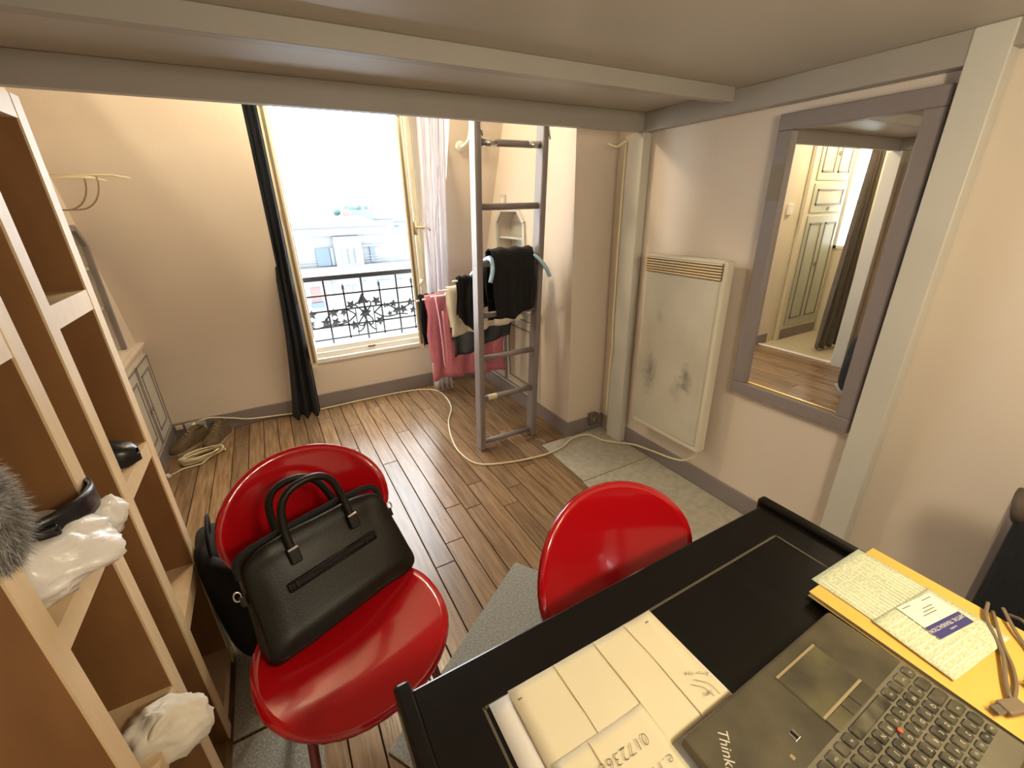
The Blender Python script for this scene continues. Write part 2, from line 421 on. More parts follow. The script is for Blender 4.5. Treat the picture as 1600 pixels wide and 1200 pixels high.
# baseboards
BH = 0.105
def base(name, *a): return struct(MB().box(*a).build(name, M['mauve'], bevel=.004))
base('baseboard_right', XR - .014, XR, -1.3, 1.84, 0, BH)
base('baseboard_far', XL, XN, YF - .014, YF, 0, BH + .01)
base('baseboard_alcove_right', XN - .012, XN, 2.07, YF - .014, 0, BH)
base('baseboard_alcove_front', XN - .012, XR, 2.066, 2.08, 0, BH)
base('baseboard_alcove_left', XL, XL + .012, 2.65, YF - .014, 0, BH)
base('baseboard_alcove_end', -0.99, XL, 2.647, 2.66, 0, BH)
base('baseboard_left', XE, XE + .014, -1.3, 1.80, 0, BH)

# ------------------------------------------------------------------ window
wn = struct(MB().box(0.12, 0.17, YF + .005, YF + .09, .365, 2.34).box(1.07, 1.12, YF + .005, YF + .09, .365, 2.34)
            .box(0.12, 1.12, YF - .012, YF + .11, .365, .40).box(0.14, 1.10, YF + .02, YF + .10, .40, .44).box(0.14, 1.10, YF + .045, YF + .10, .44, .475)
            .box(0.12, 1.12, YF + .005, YF + .09, 2.29, 2.34).build('window_1', M['white'], bevel=.004))
MB().box(.585, .645, YF + .012, YF + .020, .428, .440).build('drain_slot', M['cord'], wn)
def sash(h, fr, z0, z1, mirror=False):
    # h: hinge (x, y), fr: free end (x, y)
    H, F = Vector((*h, 0)), Vector((*fr, 0)); d = (F - H).normalized(); n = Vector((-d.y, d.x, 0))
    L = (F - H).length; t = .042; sw = .062
    def bx(b, s0, s1, za, zb, th=t, off=0):
        c = H + d * ((s0 + s1) / 2) + n * off; c.z = (za + zb) / 2
        b.obox(c, (s1 - s0, th, zb - za), Matrix((d, n, Vector((0, 0, 1)))).transposed())
    b = MB()
    bx(b, 0, sw, z0, z1); bx(b, L - sw, L, z0, z1); bx(b, sw, L - sw, z0, z0 + .085); bx(b, sw, L - sw, z1 - .07, z1)
    bx(b, sw, L - sw, z0 + .40, z0 + .43, .03)
    o = b.build('sash', M['cream'], wn, bevel=.004)
    p = MB(); bx(p, sw - .005, L - sw + .005, z0 + .08, z0 + .405, .004); bx(p, sw - .005, L - sw + .005, z0 + .425, z1 - .065, .004); p.build('pane', M['glass'], o)
    q = MB(); bx(q, L, L + .006, z0 + .01, z1 - .01, .014); q.build('lock_channel', M['duct'], o)
    for zz in (z0 + .15, (z0 + z1) / 2, z1 - .3):
        k = MB(); bx(k, L + .005, L + .011, zz, zz + .07, .016); k.build('latch_plate', M['cord'], o)
    q = MB(); bx(q, L - .02, L + .004, z0 - .028, z0, .03); bx(q, 0, L - .02, z0 - .014, z0, .02, .004); q.build('drip_rail', M['cream'], o)
    return o, d, n, H, L
sash((0.185, 3.455), (0.150, 3.02), .505, 2.28)
so, d, n, H, L = sash((1.085, 3.455), (0.905, 3.06), .505, 2.28)
hb = H + d * (L - .03)
MB().obox((hb.x + .035, hb.y - .006, 1.325), (.014, .03, .085), Matrix.Identity(3)).tube(smoothpath([(hb.x + .035, hb.y - .012, 1.33), (hb.x + .045, hb.y - .045, 1.332), (hb.x + .085, hb.y - .055, 1.328), (hb.x + .125, hb.y - .05, 1.312)], 4), .0085, 8).build('handle', M['cream'], so, smooth=True)

# balcony rail
br = thing('balcony_railing', 'black wrought iron balcony railing with vine leaves outside the window', 'railing', (0, 0, 0))
YB = 3.72
MB().box(-.05, 1.30, YB - .02, YB + .02, .945, .982).build('handrail', M['iron'], br, bevel=.004)
for xx in (-.05, 1.285):
    for zz in (.90, .42):
        MB().box(xx, xx + .015, 3.625 - .02, YB, zz, zz + .015).build('bracket', M['iron'], br)
    MB().box(xx, xx + .015, YB - .008, YB + .008, .40, .95).build('end_upright', M['iron'], br)
for zz in (.83, .705, .575, .475):
    MB().box(-.05, 1.30, YB - .006, YB + .006, zz - .0065, zz + .0065).build('crossbar', M['iron'], br)
for xx in (.08, .36, .645, .93, 1.20):
    MB().box(xx - .007, xx + .007, YB - .007, YB + .007, .38, .95).build('upright', M['iron'], br)
for xx in (.215, .50, .785, 1.06):
    b = MB().box(xx - .006, xx + .006, YB - .006, YB + .006, .46, .87).build('spear_upright', M['iron'], br)
    MB().lathe([(0, .91), (.008, .895), (.016, .885), (.007, .875), (.02, .866), (.006, .858), (0, .856)], (xx, YB, 0), 8).build('finial', M['iron'], b)
for xx in (.57, .715):
    MB().box(xx - .004, xx + .004, YB - .004, YB + .004, .475, .71).build('short_upright', M['iron'], br)
def leaf(cx, cz, r, a0, n=5):
    b = MB(); pts = []
    for i in range(2 * n):
        a = a0 + PI * i / n; rr = r if i % 2 == 0 else r * .48
        pts.append((cx + rr * 1.25 * math.cos(a), cz + rr * 1.25 * math.sin(a)))
    vs = [(cx, YB - .020, cz)] + [(p, YB - .010, q) for p, q in pts] + [(p, YB - .004, q) for p, q in pts]
    m = 2 * n
    fs = [(0, 1 + i, 1 + (i + 1) % m) for i in range(m)] + [(1 + i, 1 + m + i, 1 + m + (i + 1) % m, 1 + (i + 1) % m) for i in range(m)] + [tuple(range(1 + m, 1 + 2 * m))[::-1]]
    b.add(vs, fs); b.build('leaf', M['iron'], br)
for a in [(.645, .655, .045, .3, 6), (.635, .765, .045, 1.57, 3), (.54, .735, .035, 1.0, 5), (.745, .745, .036, 2.0, 5), (.545, .565, .036, .5, 5), (.755, .575, .036, .9, 5),
          (.40, .685, .032, .3, 5), (.475, .68, .026, .9, 5), (.33, .615, .036, .2, 5), (.405, .61, .033, 1.1, 5), (.47, .605, .022, .4, 5), (.235, .69, .032, .2, 5), (.22, .62, .026, .5, 5),
          (.815, .70, .024, .6, 5), (.885, .705, .030, .2, 5), (.905, .645, .034, .9, 5), (.845, .625, .022, .5, 5), (.965, .65, .036, .7, 5), (1.03, .70, .032, .3, 5), (1.05, .63, .03, .2, 5), (1.12, .66, .03, .2, 5)]:
    leaf(*a)
for pts in [[(.645, .655), (.60, .70), (.575, .735), (.60, .745), (.61, .73)], [(.645, .655), (.69, .70), (.70, .74), (.68, .75), (.67, .735)],
            [(.645, .655), (.60, .60), (.58, .565), (.61, .55), (.625, .565)], [(.645, .655), (.69, .61), (.70, .57), (.68, .55), (.665, .565)],
            [(.57, .65), (.50, .70), (.42, .70), (.36, .67), (.33, .615)], [(.57, .65), (.50, .60), (.42, .585), (.36, .59), (.25, .575), (.22, .60)],
            [(.72, .65), (.79, .70), (.85, .69), (.90, .66), (.97, .66), (1.05, .70)], [(.72, .65), (.78, .61), (.85, .60), (.93, .61), (1.0, .60)],
            [(.645, .60), (.67, .545), (.70, .51), (.72, .50)], [(.645, .60), (.62, .54), (.59, .51), (.56, .505)]]:
    MB().tube(smoothpath([(p, YB, q) for p, q in pts], 5), .0065, 6).build('scroll', M['iron'], br, smooth=True)

# ------------------------------------------------------------------ outside
def K(x13, z13, Y=38.0): return (x13 * Y / 13.0, 1.45 + (z13 - 1.45) * Y / 13.0)
ob = thing('apartment_building', 'white apartment block across the street with dormer windows and red blind', 'building', (0, 38, 0))
def face(x0, x1, z0, z1, d0, d1, name, m, par=ob):
    a, b_ = K(x0, z0), K(x1, z1)
    return MB().box(a[0], b_[0], d0, d1, a[1], b_[1]).build(name, m, par)
face(-1.5, 5.5, -4.5, -.30, 0.0, 8, 'facade', M['facade'])
face(-1.5, 5.5, -.30, -.25, -.5, 8, 'cornice', M['zinc'])
face(-1.5, 5.5, -.25, .03, -.1, 8, 'gutter_slope', M['zinc'])
face(-1.5, 5.5, .03, .82, 0.5, 8, 'attic_wall', M['facade'])
face(-1.5, 5.5, .82, .86, 0.3, 8, 'ridge', M['zinc'])
face(1.70, 2.41, .04, .74, -.3, 2, 'dormer', M['facade'])
face(1.69, 2.42, .74, .79, -.45, 2, 'dormer_roof', M['tealwin'])
q = face(1.23, 1.58, .05, .52, .30, .6, 'window', M['bluewin'])
face(1.60, 1.69, .05, .52, .32, .6, 'drain_pipe', M['zinc'])
for a in (1.86, 2.03, 2.20):
    q = face(a, a + .12, .06, .49, -.42, 0, 'window', M['tealwin'])
    face(a + .055, a + .065, .06, .49, -.46, -.40, 'mullion', M['white'], q)
q = face(2.66, 2.77, .07, .53, .28, .6, 'chimney_pipe', M['bluewin'])
face(2.45, 3.05, .50, .545, .2, .6, 'awning', M['zinc'])
for zz in (.10, .17, .24):
    face(.45, 1.22, zz, zz + .012, .2, .26, 'railing_bar', M['zinc']); face(2.43, 3.10, zz, zz + .012, .2, .26, 'railing_bar', M['zinc'])
face(.91, 1.16, -.86, -.48, -.1, .2, 'window', M['redwin']); face(.88, 1.20, -1.02, -.88, -.2, .2, 'window_box', M['bluewin'])
for a, c, zt, zb in ((1.83, 1.98, -.50, -.69), (2.02, 2.15, -.50, -.69), (2.69, 3.09, -.44, -.66), (2.30, 2.40, -.42, -.60), (3.25, 3.45, -.45, -.9), (1.83, 2.15, -1.05, -1.4), (2.69, 3.09, -1.05, -1.5), (.9, 1.2, -1.25, -1.7)):
    q = face(a, c, zb, zt, -.06, .2, 'window', M['tealwin']); face(a + .02, c - .02, zb + .03, zt - .03, -.1, .1, 'pane', M['facade'], q)
face(1.50, 1.53, -1.6, -.3, -.12, .1, 'drain_pipe', M['zinc'])
rr = random.Random(5)
for i in range(16):
    Y = rr.uniform(62, 110); xx = rr.uniform(.0, .34) * Y; wd = rr.uniform(3, 7); ht = 1.45 - rr.uniform(.004, .05) * Y
    t_ = thing('roof_house', 'pale house roof among the washed out city rooftops on the horizon', 'building', (xx, Y, -30), 0, 'rooftops on the horizon')
    MB().box(-wd, wd, 0, 8, 0, ht + 29).build('wall', rr.choice((M['facade'], M['facade'], M['brick'])), t_)
    MB().prism([(-wd - .2, ht + 29), (wd + .2, ht + 29), (wd * .5, ht + 30.3), (-wd * .5, ht + 30.3)], lambda p, q, t: (p, t, q), -.2, 8).build('roof', M['zinc'], t_)
    MB().box(wd * .2, wd * .35, 2, 3, ht + 30, ht + 31.2).build('chimney', M['brick'], t_)
    for k in range(3):
        MB().box(-wd * .7 + k * wd * .5, -wd * .5 + k * wd * .5, -.1, .1, ht + 27, ht + 28.4).build('window', M['bluewin'], t_)
tr = thing('distant_tree', 'rounded blue green tree standing above the rooftops on the horizon', 'tree', (15.4, 85, -8))
b = MB()
for i in range(14):
    b.ball((rr.uniform(-2.6, 2.6), rr.uniform(-1, 1), 9.0 + rr.uniform(-.6, .5)), rr.uniform(.8, 1.4), 1, rr.uniform(.6, 1.0), 8, 6)
b.build('crown', M['tree'], tr, smooth=True)
MB().tube([(0, 0, 0), (0, 0, 9)], .3, 8).build('trunk', M['cord'], tr)

# ================================================================== LOFT
lf = thing('loft_platform', 'grey painted wooden loft platform overhead with beams and posts', 'loft', (0, 0, 0))
MB().box(XE + .003, XR - .003, -1.296, 1.875, 1.862, 1.91).build('deck', M['deck'], lf)
MB().box(XE + .003, 1.78, 1.832, 1.872, 1.778, 1.862).build('front_beam', M['loft'], lf, bevel=.003)
MB().box(XE + .06, 1.74, 1.315, 1.355, 1.810, 1.862).build('joist', M['loft'], lf, bevel=.003)
MB().box(XE + .06, 1.74, 0.10, 0.14, 1.810, 1.862).build('joist', M['loft'], lf, bevel=.003)
MB().box(1.78, XR - .003, .56, 1.872, 1.778, 1.862).build('side_beam', M['loft'], lf, bevel=.003)
MB().box(1.78, XR - .003, -1.296, .555, 1.800, 1.862).build('side_beam', M['loft'], lf, bevel=.003)
MB().box(XE + .003, XE + .06, -1.296, 1.832, 1.778, 1.862).build('side_beam', M['loft'], lf, bevel=.003)
MB().box(1.78, XR - .003, 1.832, 1.955, 0.008, 1.778).build('post', M['post'], lf, bevel=.004)
MB().box(1.776, XR - .003, .552, .640, 0.008, 1.862).build('post', M['post'], lf, bevel=.004)
MB().box(XE + .003, XE + .07, 1.80, 1.90, 0.001, 1.778).build('post', M['post'], lf, bevel=.004)
wr = thing('post_cable', 'cream cable looped under beam and running down the grey post beside the radiator', 'cable', (0, 0, 0))
MB().tube(smoothpath([(1.70, 2.0, 1.74), (1.73, 1.965, 1.725), (1.765, 1.945, 1.745), (1.774, 1.95, 1.70), (1.772, 1.955, 1.2), (1.772, 1.953, .75), (1.771, 1.945, .62), (1.773, 1.958, .5), (1.773, 1.96, .15)], 6), .0055, 8).build('cable_run', M['cable'], wr, smooth=True)
tr3 = struct(MB().box(XR - .02, XR, .180, .206, 0, .62).build('trim_2', M['mauve'], bevel=.003))

# outlet by post
ot = thing('wall_outlet', 'small grey surface mounted outlet at the foot of the post', 'outlet', (1.74, 2.03, .10))
MB().box(-.03, .03, 0, .035, -.045, .04).build('box', M['duct'], ot, bevel=.004)
MB().lathe([(0, 0), (.018, 0), (.02, -.004), (.013, -.004), (.011, .003), (0, .003)], (0, -.002, 0), 14, Matrix.Rotation(PI / 2, 3, 'X')).build('socket', M['cord'], ot, smooth=True)

# ================================================================== MIRROR
mr = thing('wall_mirror', 'tall rectangular wall mirror in wide mauve grey frame beside the post', 'mirror', (XR - .012, .90, .62), 0)
y0, y1, z0, z1 = -.247, .250, 0.0, 1.125
fwid = .056
for a in ((y0, y1, z0, z0 + fwid), (y0, y1, z1 - fwid, z1), (y0, y0 + fwid, z0 + fwid, z1 - fwid), (y1 - fwid, y1, z0 + fwid, z1 - fwid)):
    MB().box(-.028, .0, *a).build('frame_rail', M['mauve'], mr, bevel=.004)
MB().box(-.006, -.002, y0 + .05, y1 - .05, z0 + .05, z1 - .05).build('glass', M['mirror'], mr)
MB().box(-.012, -.006, y0 + fwid, y1 - fwid, z0 + fwid, z0 + fwid + .006).build('bead', M['gold'], mr)
MB().box(-.030, -.0275, y1 - fwid + .004, y1 - .004, z1 - .30, z1 - .17).build('bare_patch', M['duct'], mr)

# ================================================================== HEATER
ht = thing('wall_heater', 'cream electric panel heater with top grille hung on right wall', 'heater', (XR, 1.465, .245))
hw, hh = .235, .965
MB().box(-.10, -.035, -hw, hw, 0, hh).build('casing', M['heat'], ht, bevel=.014, seg=3)
MB().box(-.035, 0, -hw + .08, hw - .08, .2, hh - .1).build('bracket', M['duct'], ht)
fp = MB().box(-.107, -.0995, -hw + .018, hw - .02, .035, hh - .095).build('front_panel', M['heatgrid'], ht, bevel=.004)
MB().box(-.106, -.099, -hw + .012, hw - .012, hh - .088, hh - .008).build('grille_back', M['darkbrown'], ht)
for k in range(6):
    zz = hh - .080 + k * .0125
    MB().add([], []).bar((-.108, -hw + .012, zz), (-.108, hw - .012, zz), .012, .0075).build('grille_slat', M['heatyel'], ht, bevel=.002)
MB().box(-.108, -.099, -hw + .008, hw - .008, hh - .012, hh - .004).build('grille_rim', M['heat'], ht)

# ================================================================== LADDER
ld = thing('loft_ladder', 'mauve grey wooden ladder with round rungs leading up to the loft', 'ladder', (0, 2.24, 0))
ly = lambda z: -.077 * z
for xx in (.980, 1.357):
    b = MB(); a0 = (xx, ly(0), 0); a1 = (xx, ly(2.15), 2.15)
    b.bar(a0, a1, .040, .072, up=(1, 0, 0)) if False else b.bar((xx, ly(0.003), 0.003), a1, .078, .034, up=(1, 0, 0))
    b.build('rail', M['mauve'], ld, bevel=.010, seg=3)
for zz in (2.02, 1.735, 1.45, 1.165, .885, .625, .36, .045):
    MB().tube([(.99, ly(zz), zz), (1.347, ly(zz), zz)], .0165, 12).build('rung', M['mauve'], ld, smooth=True)
for xx in (.995, 1.372):
    MB().tube([(xx, -.16, 1.82), (xx - .004, -.178, 1.80), (xx + .003, -.178, 1.755)], .004, 6).build('hook', M['steel'], ld, smooth=True)
MB().lathe([(.0175, -.03), (.018, 0), (.0175, .03)], (1.06, ly(.36), .36), 12, Matrix.Rotation(PI / 2, 3, 'Y')).build('wear_patch', M['cable'], ld, smooth=True)
for a, c in ((1.02, 1.09), (1.27, 1.345)):
    MB().tube([(a, ly(1.735), 1.735), (c, ly(1.735), 1.735)], .0172, 12).build('tape', M['steel'], ld, smooth=True)

# ================================================================== AIRER + CLOTHES
ai = thing('hanging_airer', 'light blue plastic clothes airer hooked on the loft ladder', 'clothes airer', (0, 0, 0))
for xx, ex in ((1.045, -.045), (1.315, .055)):
    MB().tube(smoothpath([(xx + ex, 2.045, 1.085), (xx + ex * .5, 2.06, 1.145), (xx, 2.125, 1.195), (xx, 2.22, 1.17), (xx, 2.45, 1.05), (xx, 2.75, .925), (xx, 2.98, .86)], 6), .015, 8, flat=.7).build('arm', M['bluepl'], ai, smooth=True)
rods = [(2.20, 1.19, 1.02, 1.42), (2.40, 1.065, .93, 1.47), (2.58, .985, .90, 1.50), (2.74, .925, .90, 1.51), (2.88, .885, .885, 1.52), (2.97, .862, .87, 1.52)]
for yy, zz, a, c in rods:
    MB().tube([(a, yy, zz - .012), (c, yy, zz - .012)], .006, 8).build('rod', M['white'], ai, smooth=True)
MB().tube([(1.44, 2.40, 1.06), (1.50, 2.38, 1.075), (1.53, 2.36, 1.09)], [.006, .01, .012], 8).build('arm_tip', M['bluepl'], ai, smooth=True)
def drape(name, label, cat, m, x0, x1, y, z, front, back, seed, amp=.012, nfold=3, th=.006, flare=0.0, slant=0.0, gap=.016, edge=.02, fy=0.0, extra=None):
    r = random.Random(seed); ph = [r.uniform(0, 6.28) for _ in range(6)]
    def fn(u, v):
        s = v * (front + back + .06)
        xx = x0 + (x1 - x0) * u
        fb = front * (1 + slant * (u - .5)) + edge * math.sin(3.1 * u + ph[0])
        if s < back: yy, zz, dn = gap, z - (back - s), (back - s)
        elif s < back + .06:
            a = (s - back) / .06 * PI
            yy, zz, dn = gap * math.cos(a), z + gap * math.sin(a) * .7, 0
        else:
            k = (s - back - .06) / front * fb
            yy, zz, dn = -gap - fy * k, z - k, k
        w_ = min(1, dn / .12)
        sgn = 1 if s < back + .03 else -1
        yy += w_ * (amp * math.sin(nfold * 6.28 * u + ph[1]) + amp * .5 * math.sin(nfold * 13 * u + ph[2] + dn * 6)) * (1 if sgn > 0 else 1.0)
        xx += flare * (u - .5) * dn + .008 * w_ * math.sin(dn * 18 + ph[3] + u * 3)
        if abs(yy) < .004 and dn > .02: yy += .006 * -sgn
        zz += .004 * math.sin(u * 17 + ph[4])
        return (xx, y + yy, zz)
    o = MB().grid(fn, 30, 34).build(name, m, None, smooth=True, solid=th, fix=False)
    return tag(o, label, cat)
drape('black_shirt', 'black shirt draped over the airer in the middle of ladder', 'shirt', M['blackcloth'], 1.055, 1.31, 2.165, 1.21, .31, .26, 1, amp=.012, nfold=2, slant=.15, fy=.02, edge=.05, gap=.045)
drape('black_sweater', 'bulky black sweater hanging behind the ladder above the white cloth', 'sweater', M['blackcloth'], 1.08, 1.42, 2.32, 1.14, .30, .25, 21, amp=.02, nfold=3, edge=.02, gap=.03)
drape('black_socks', 'black socks hanging left of the ladder rail over the white cloth', 'socks', M['blackcloth'], .955, 1.055, 2.40, 1.068, .27, .22, 2, amp=.012, nfold=1, edge=.03, slant=.3)
drape('white_cloth', 'off white cotton top draped on the airer between socks and jeans', 'shirt', M['cloth_white'], .955, 1.475, 2.58, .985, .29, .25, 3, amp=.014, nfold=3, slant=.04)
drape('dark_jeans', 'dark washed denim jeans hanging on the airer below the white top', 'jeans', M['denim'], 1.03, 1.48, 2.74, .925, .40, .34, 4, amp=.014, nfold=2, slant=-.12, edge=.03)
drape('pink_towel', 'large pink bath towel hanging on the airer nearly to the floor', 'towel', M['pink'], .905, 1.49, 2.88, .892, .63, .48, 5, amp=.014, nfold=3, slant=.02, edge=.012)
drape('black_tshirt', 'black T-shirt hanging at the window end of the airer', 't-shirt', M['blackcloth'], .885, 1.02, 2.97, .88, .40, .36, 6, amp=.012, nfold=1, slant=.7, edge=.03)
st = MB().tube(smoothpath([(.945, 2.78, .90), (.955, 2.765, .75), (.965, 2.77, .55), (.97, 2.775, .42), (.985, 2.78, .40), (.99, 2.775, .55), (.985, 2.77, .80)], 6), .009, 8, flat=.5).build('pink_strap', mat('bright_pink_strap', (.85, .40, .52), .7), smooth=True)
tag(st, 'narrow bright pink looped strap hanging in front of the towel', 'strap')

# ================================================================== CURTAINS
def curtain(name, label, m, x0t, x1t, x0b, x1b, yt, yb, zt, zb, nf, amp, seed, hang=None, parent=None):
    r = random.Random(seed); ph = r.uniform(0, 6)
    def fn(u, v):
        e_ = v ** (3.4 if name == 'dark_curtain' else 1.5)
        xx = (x0t + (x1t - x0t) * u) * (1 - e_) + (x0b + (x1b - x0b) * u) * e_
        yy = yt + (yb - yt) * v + amp * (.5 + .7 * v) * math.sin(nf * 6.28 * u + ph + .8 * math.sin(v * 3)) + amp * .3 * math.sin(nf * 15 * u + 2 * v)
        zz = zt + (zb - zt) * v + (.012 * math.sin(nf * 6.28 * u + ph) if v > .98 else 0)
        return (xx, yy, zz)
    o = MB().grid(fn, nf * 14 + 1, 40).build(name, m, parent, smooth=True, solid=.004, fix=False)
    return tag(o, label, 'curtain'), fn
curtain('dark_curtain', 'narrow black curtain hanging to the floor left of the window', M['navy'], .055, .142, -.055, .135, 3.24, 3.22, 2.30, .065, 3, .018, 3)
sc, fn = curtain('sheer_curtain', 'white sheer curtain with wavy brown lines right of the window', M['sheer'], 0.975, 1.150, 1.04, 1.20, 2.84, 3.27, 2.33, .03, 4, .020, 8)
rl = random.Random(11)
for k in range(8):
    u0 = .06 + .88 * k / 7; pa = rl.uniform(0, 6); am = rl.uniform(.10, .24); fr_ = rl.uniform(4, 8)
    pts = []
    for j in range(60):
        v = j / 59 * .98; u = min(.99, max(.01, u0 + am * math.sin(fr_ * v + pa)))
        p = fn(u, v); pts.append((p[0], p[1] - .004, p[2]))
    MB().tube(pts, .0011 if k % 4 else .0022, 4, flat=.6).build('printed_line', M['brownline'], sc)
tc, _ = curtain('entry_curtain', 'taupe grey curtain hanging in the entry, reflected in the mirror', M['taupe'], -1.27, -1.12, -1.46, -1.10, 2.12, 2.20, 2.35, .03, 3, .030, 5)

# wall hook right of the sheer curtain
hk = thing('curtain_hook', 'white curved metal tieback hook with round plate on far wall', 'hook', (1.255, 2.926, 1.815))
Rm = Matrix.Rotation(PI / 2 + .38, 3, 'X')
MB().lathe([(0, .012), (.020, .012), (.033, .006), (.036, 0), (0, 0)], (0, 0, 0), 20, Rm).build('plate', M['white'], hk, smooth=True)
MB().tube(smoothpath([(.0, -.004, 0), (.012, -.03, .004), (.035, -.045, .03), (.052, -.05, .09), (.056, -.06, .17)], 6), .010, 10).build('stem', M['white'], hk, smooth=True)
sw = thing('light_switch', 'small grey square light switch on the alcove wall above the niche', 'switch', (XN, 2.905, 1.49))
MB().box(-.010, 0, -.036, .036, -.036, .036).build('plate', M['palegrey'], sw, bevel=.003)
MB().box(-.014, -.010, -.017, .017, -.017, .017).build('rocker', M['white'], sw, bevel=.002)
sw2 = thing('thermostat', 'small white thermostat box on the entry wall seen in the mirror', 'thermostat', (-.93, 2.66, 1.36))
MB().box(-.03, .03, -.03, 0, -.05, .05).build('body', M['white'], sw2, bevel=.004)
MB().box(-.05, -.03, -.018, 0, -.03, .05).build('cover', M['palegrey'], sw2, bevel=.002)

# ================================================================== LOW CABINETS + WARDROBE
def moulding(parent, fn, a0, a1, b0, b1, wd=.012, name='moulding', m=None):
    for (p, q, r, s_) in ((a0, a1, b0, b0 + wd), (a0, a1, b1 - wd, b1), (a0, a0 + wd, b0, b1), (a1 - wd, a1, b0, b1)):
        fn(p, q, r, s_).build(name, m or M['mauve'], parent)
def low_cabinet(name, label, xf, s, y0, y1, z0, z1, body, panel):
    # s: direction the front faces (+1 -> +x)
    t = thing(name, label, 'cabinet', (0, 0, 0))
    X = lambda a, b_: (min(xf + s * a, xf + s * b_), max(xf + s * a, xf + s * b_))
    MB().box(*X(.0005, .016), y0, y1, z0, z1).build('face_frame', body, t, bevel=.003)
    MB().box(*X(-.02, .040), y0 - .012, y1 + .004, z1, z1 + .022).build('ledge', body, t, bevel=.006)
    MB().box(*X(.0, .028), y0 - .004, y1, z1 - .022, z1).build('ledge_moulding', body, t, bevel=.005)
    ym = (y0 + y1) / 2
    for k, (a, b_) in enumerate(((y0 + .035, ym - .006), (ym + .006, y1 - .035))):
        d = MB().box(*X(.016, .026), a, b_, z0 + .03, z1 - .055).build('door', panel, t, bevel=.002)
        f = lambda p, q, r, q2: MB().box(*X(.026, .030), p, q, r, q2)
        moulding(d, f, a + .004, b_ - .004, z0 + .034, z1 - .059, .009)
        moulding(d, f, a + .055, b_ - .055, z0 + .10, z1 - .125, .011)
        yy = b_ - .028 if k == 0 else a + .028
        MB().tube([(xf + s * .034, yy + .012 * math.cos(i * PI / 6), z0 + .26 + .014 * math.sin(i * PI / 6)) for i in range(12)], .0025, 6, closed=True).build('ring_pull', M['duct'], d, smooth=True)
    return t
low_cabinet('low_cabinet', 'pale low cabinet with mauve mouldings behind the bookcases, left of window', XL, 1, 2.72, 3.42, .115, .70, M['wall'], M['palegrey'])
low_cabinet('low_cabinet', 'pale low cabinet with panelled doors behind the ladder and laundry', XN, -1, 2.42, 3.36, .115, .76, M['palegrey'], M['palegrey'])
wd_ = thing('wardrobe', 'pale green built-in wardrobe with moulded doors reflected in the mirror', 'wardrobe', (0, 2.66, 0))
MB().box(-1.86, -1.16, -.022, 0, .11, 2.5).build('face_frame', M['wall_cream'], wd_, bevel=.003)
MB().box(-1.18, -1.13, -.035, 0, 0, 2.5).build('jamb', M['wall_cream'], wd_, bevel=.005)
MB().box(-1.86, -1.18, -.030, 0, 0, .11).build('plinth', M['mauve'], wd_)
def wdoor(z0, z1, cols, ring):
    d = MB().box(-1.82, -1.24, -.034, -.022, z0, z1).build('door', M['palegreen'], wd_, bevel=.003)
    f = lambda p, q, r, q2: MB().box(p, q, -.040, -.034, r, q2)
    if cols == 2:
        moulding(d, f, -1.79, -1.575, z0 + .07, z1 - .07, .016); moulding(d, f, -1.505, -1.29, z0 + .07, z1 - .07, .016)
    else:
        moulding(d, f, -1.78, -1.30, z0 + .07, z1 - .05, .016)
    MB().tube([(ring[0] + .018 * math.cos(i * PI / 6), -.044, ring[1] + .018 * math.sin(i * PI / 6)) for i in range(12)], .004, 6, closed=True).build('ring_pull', M['duct'], d, smooth=True)
wdoor(1.62, 2.42, 2, (-1.54, 1.86)); wdoor(1.32, 1.59, 1, (-1.54, 1.355)); wdoor(.16, 1.29, 2, (-1.54, .8))

# ================================================================== WIRE RACK
wk = thing('wire_rack', 'cream wire coat rack with curved brackets high on the left wall', 'rack', (XL, 2.86, 1.60))
MB().box(0, .012, -.08, .08, -.10, .03).build('wall_plate', M['wall'], wk, bevel=.003)
for i, (yy, zz, ln) in enumerate(((.06, .03, .31), (.02, .022, .20), (-.05, .012, .24))):
    pts = [(0, yy, zz), (ln * .8, yy, zz), (ln, yy + .01, zz - .012)]
    MB().tube(pts, .0035, 6).build('rod', M['cable'], wk, smooth=True)
for i, (yy, ln) in enumerate(((.02, .15), (-.05, .21))):
    pts = [(.0 + ln * math.sin(a), yy, .02 - .14 * (1 - math.cos(a)) ) for a in [PI / 2 * (1 + .0) - k * PI / 16 for k in range(0, 1)]]
    pts = [(ln - .10 * (1 - math.cos(k * PI / 16)) if k < 8 else ln - .10 - (k - 8) * .02, yy, .02 - .14 * math.sin(min(k, 8) * PI / 16)) for k in range(13)]
    MB().tube(pts, .0035, 6).build('bracket', M['cord'], wk, smooth=True)

# ================================================================== BOOKCASES
def bookcase(label, y0, y1):
    t = thing('bookcase', label, 'bookcase', (0, 0, 0), 0)
    xf, xb, pt, hgt = -.38, -.68, .042, 1.685
    for a in (y0, y1 - pt):
        p = MB().box(xb, xf - .004, a, a + pt, 0, hgt).build('side_panel', M['veneer'], t, bevel=.001)
        MB().box(xf - .004, xf, a, a + pt, 0, hgt).build('edge_strip', M['birch'], p)
    for zz in (0.03, .408, .838, 1.246, hgt - .046):
        sh = MB().box(xb, xf - .006, y0 + pt, y1 - pt, zz, zz + .046).build('shelf', M['birch'], t)
        MB().box(xf - .006, xf - .001, y0 + pt, y1 - pt, zz, zz + .046).build('edge_strip', M['birch'], sh)
    MB().box(xb, xb + .008, y0, y1, 0.02, hgt).build('back_panel', M['veneer'], t)
    return t
bookcase('narrow birch bookcase with a black shoe, farther of the two', 1.115, 1.425)
bookcase('narrow birch bookcase with white plastic bags, nearer of the two', .690, 1.000)

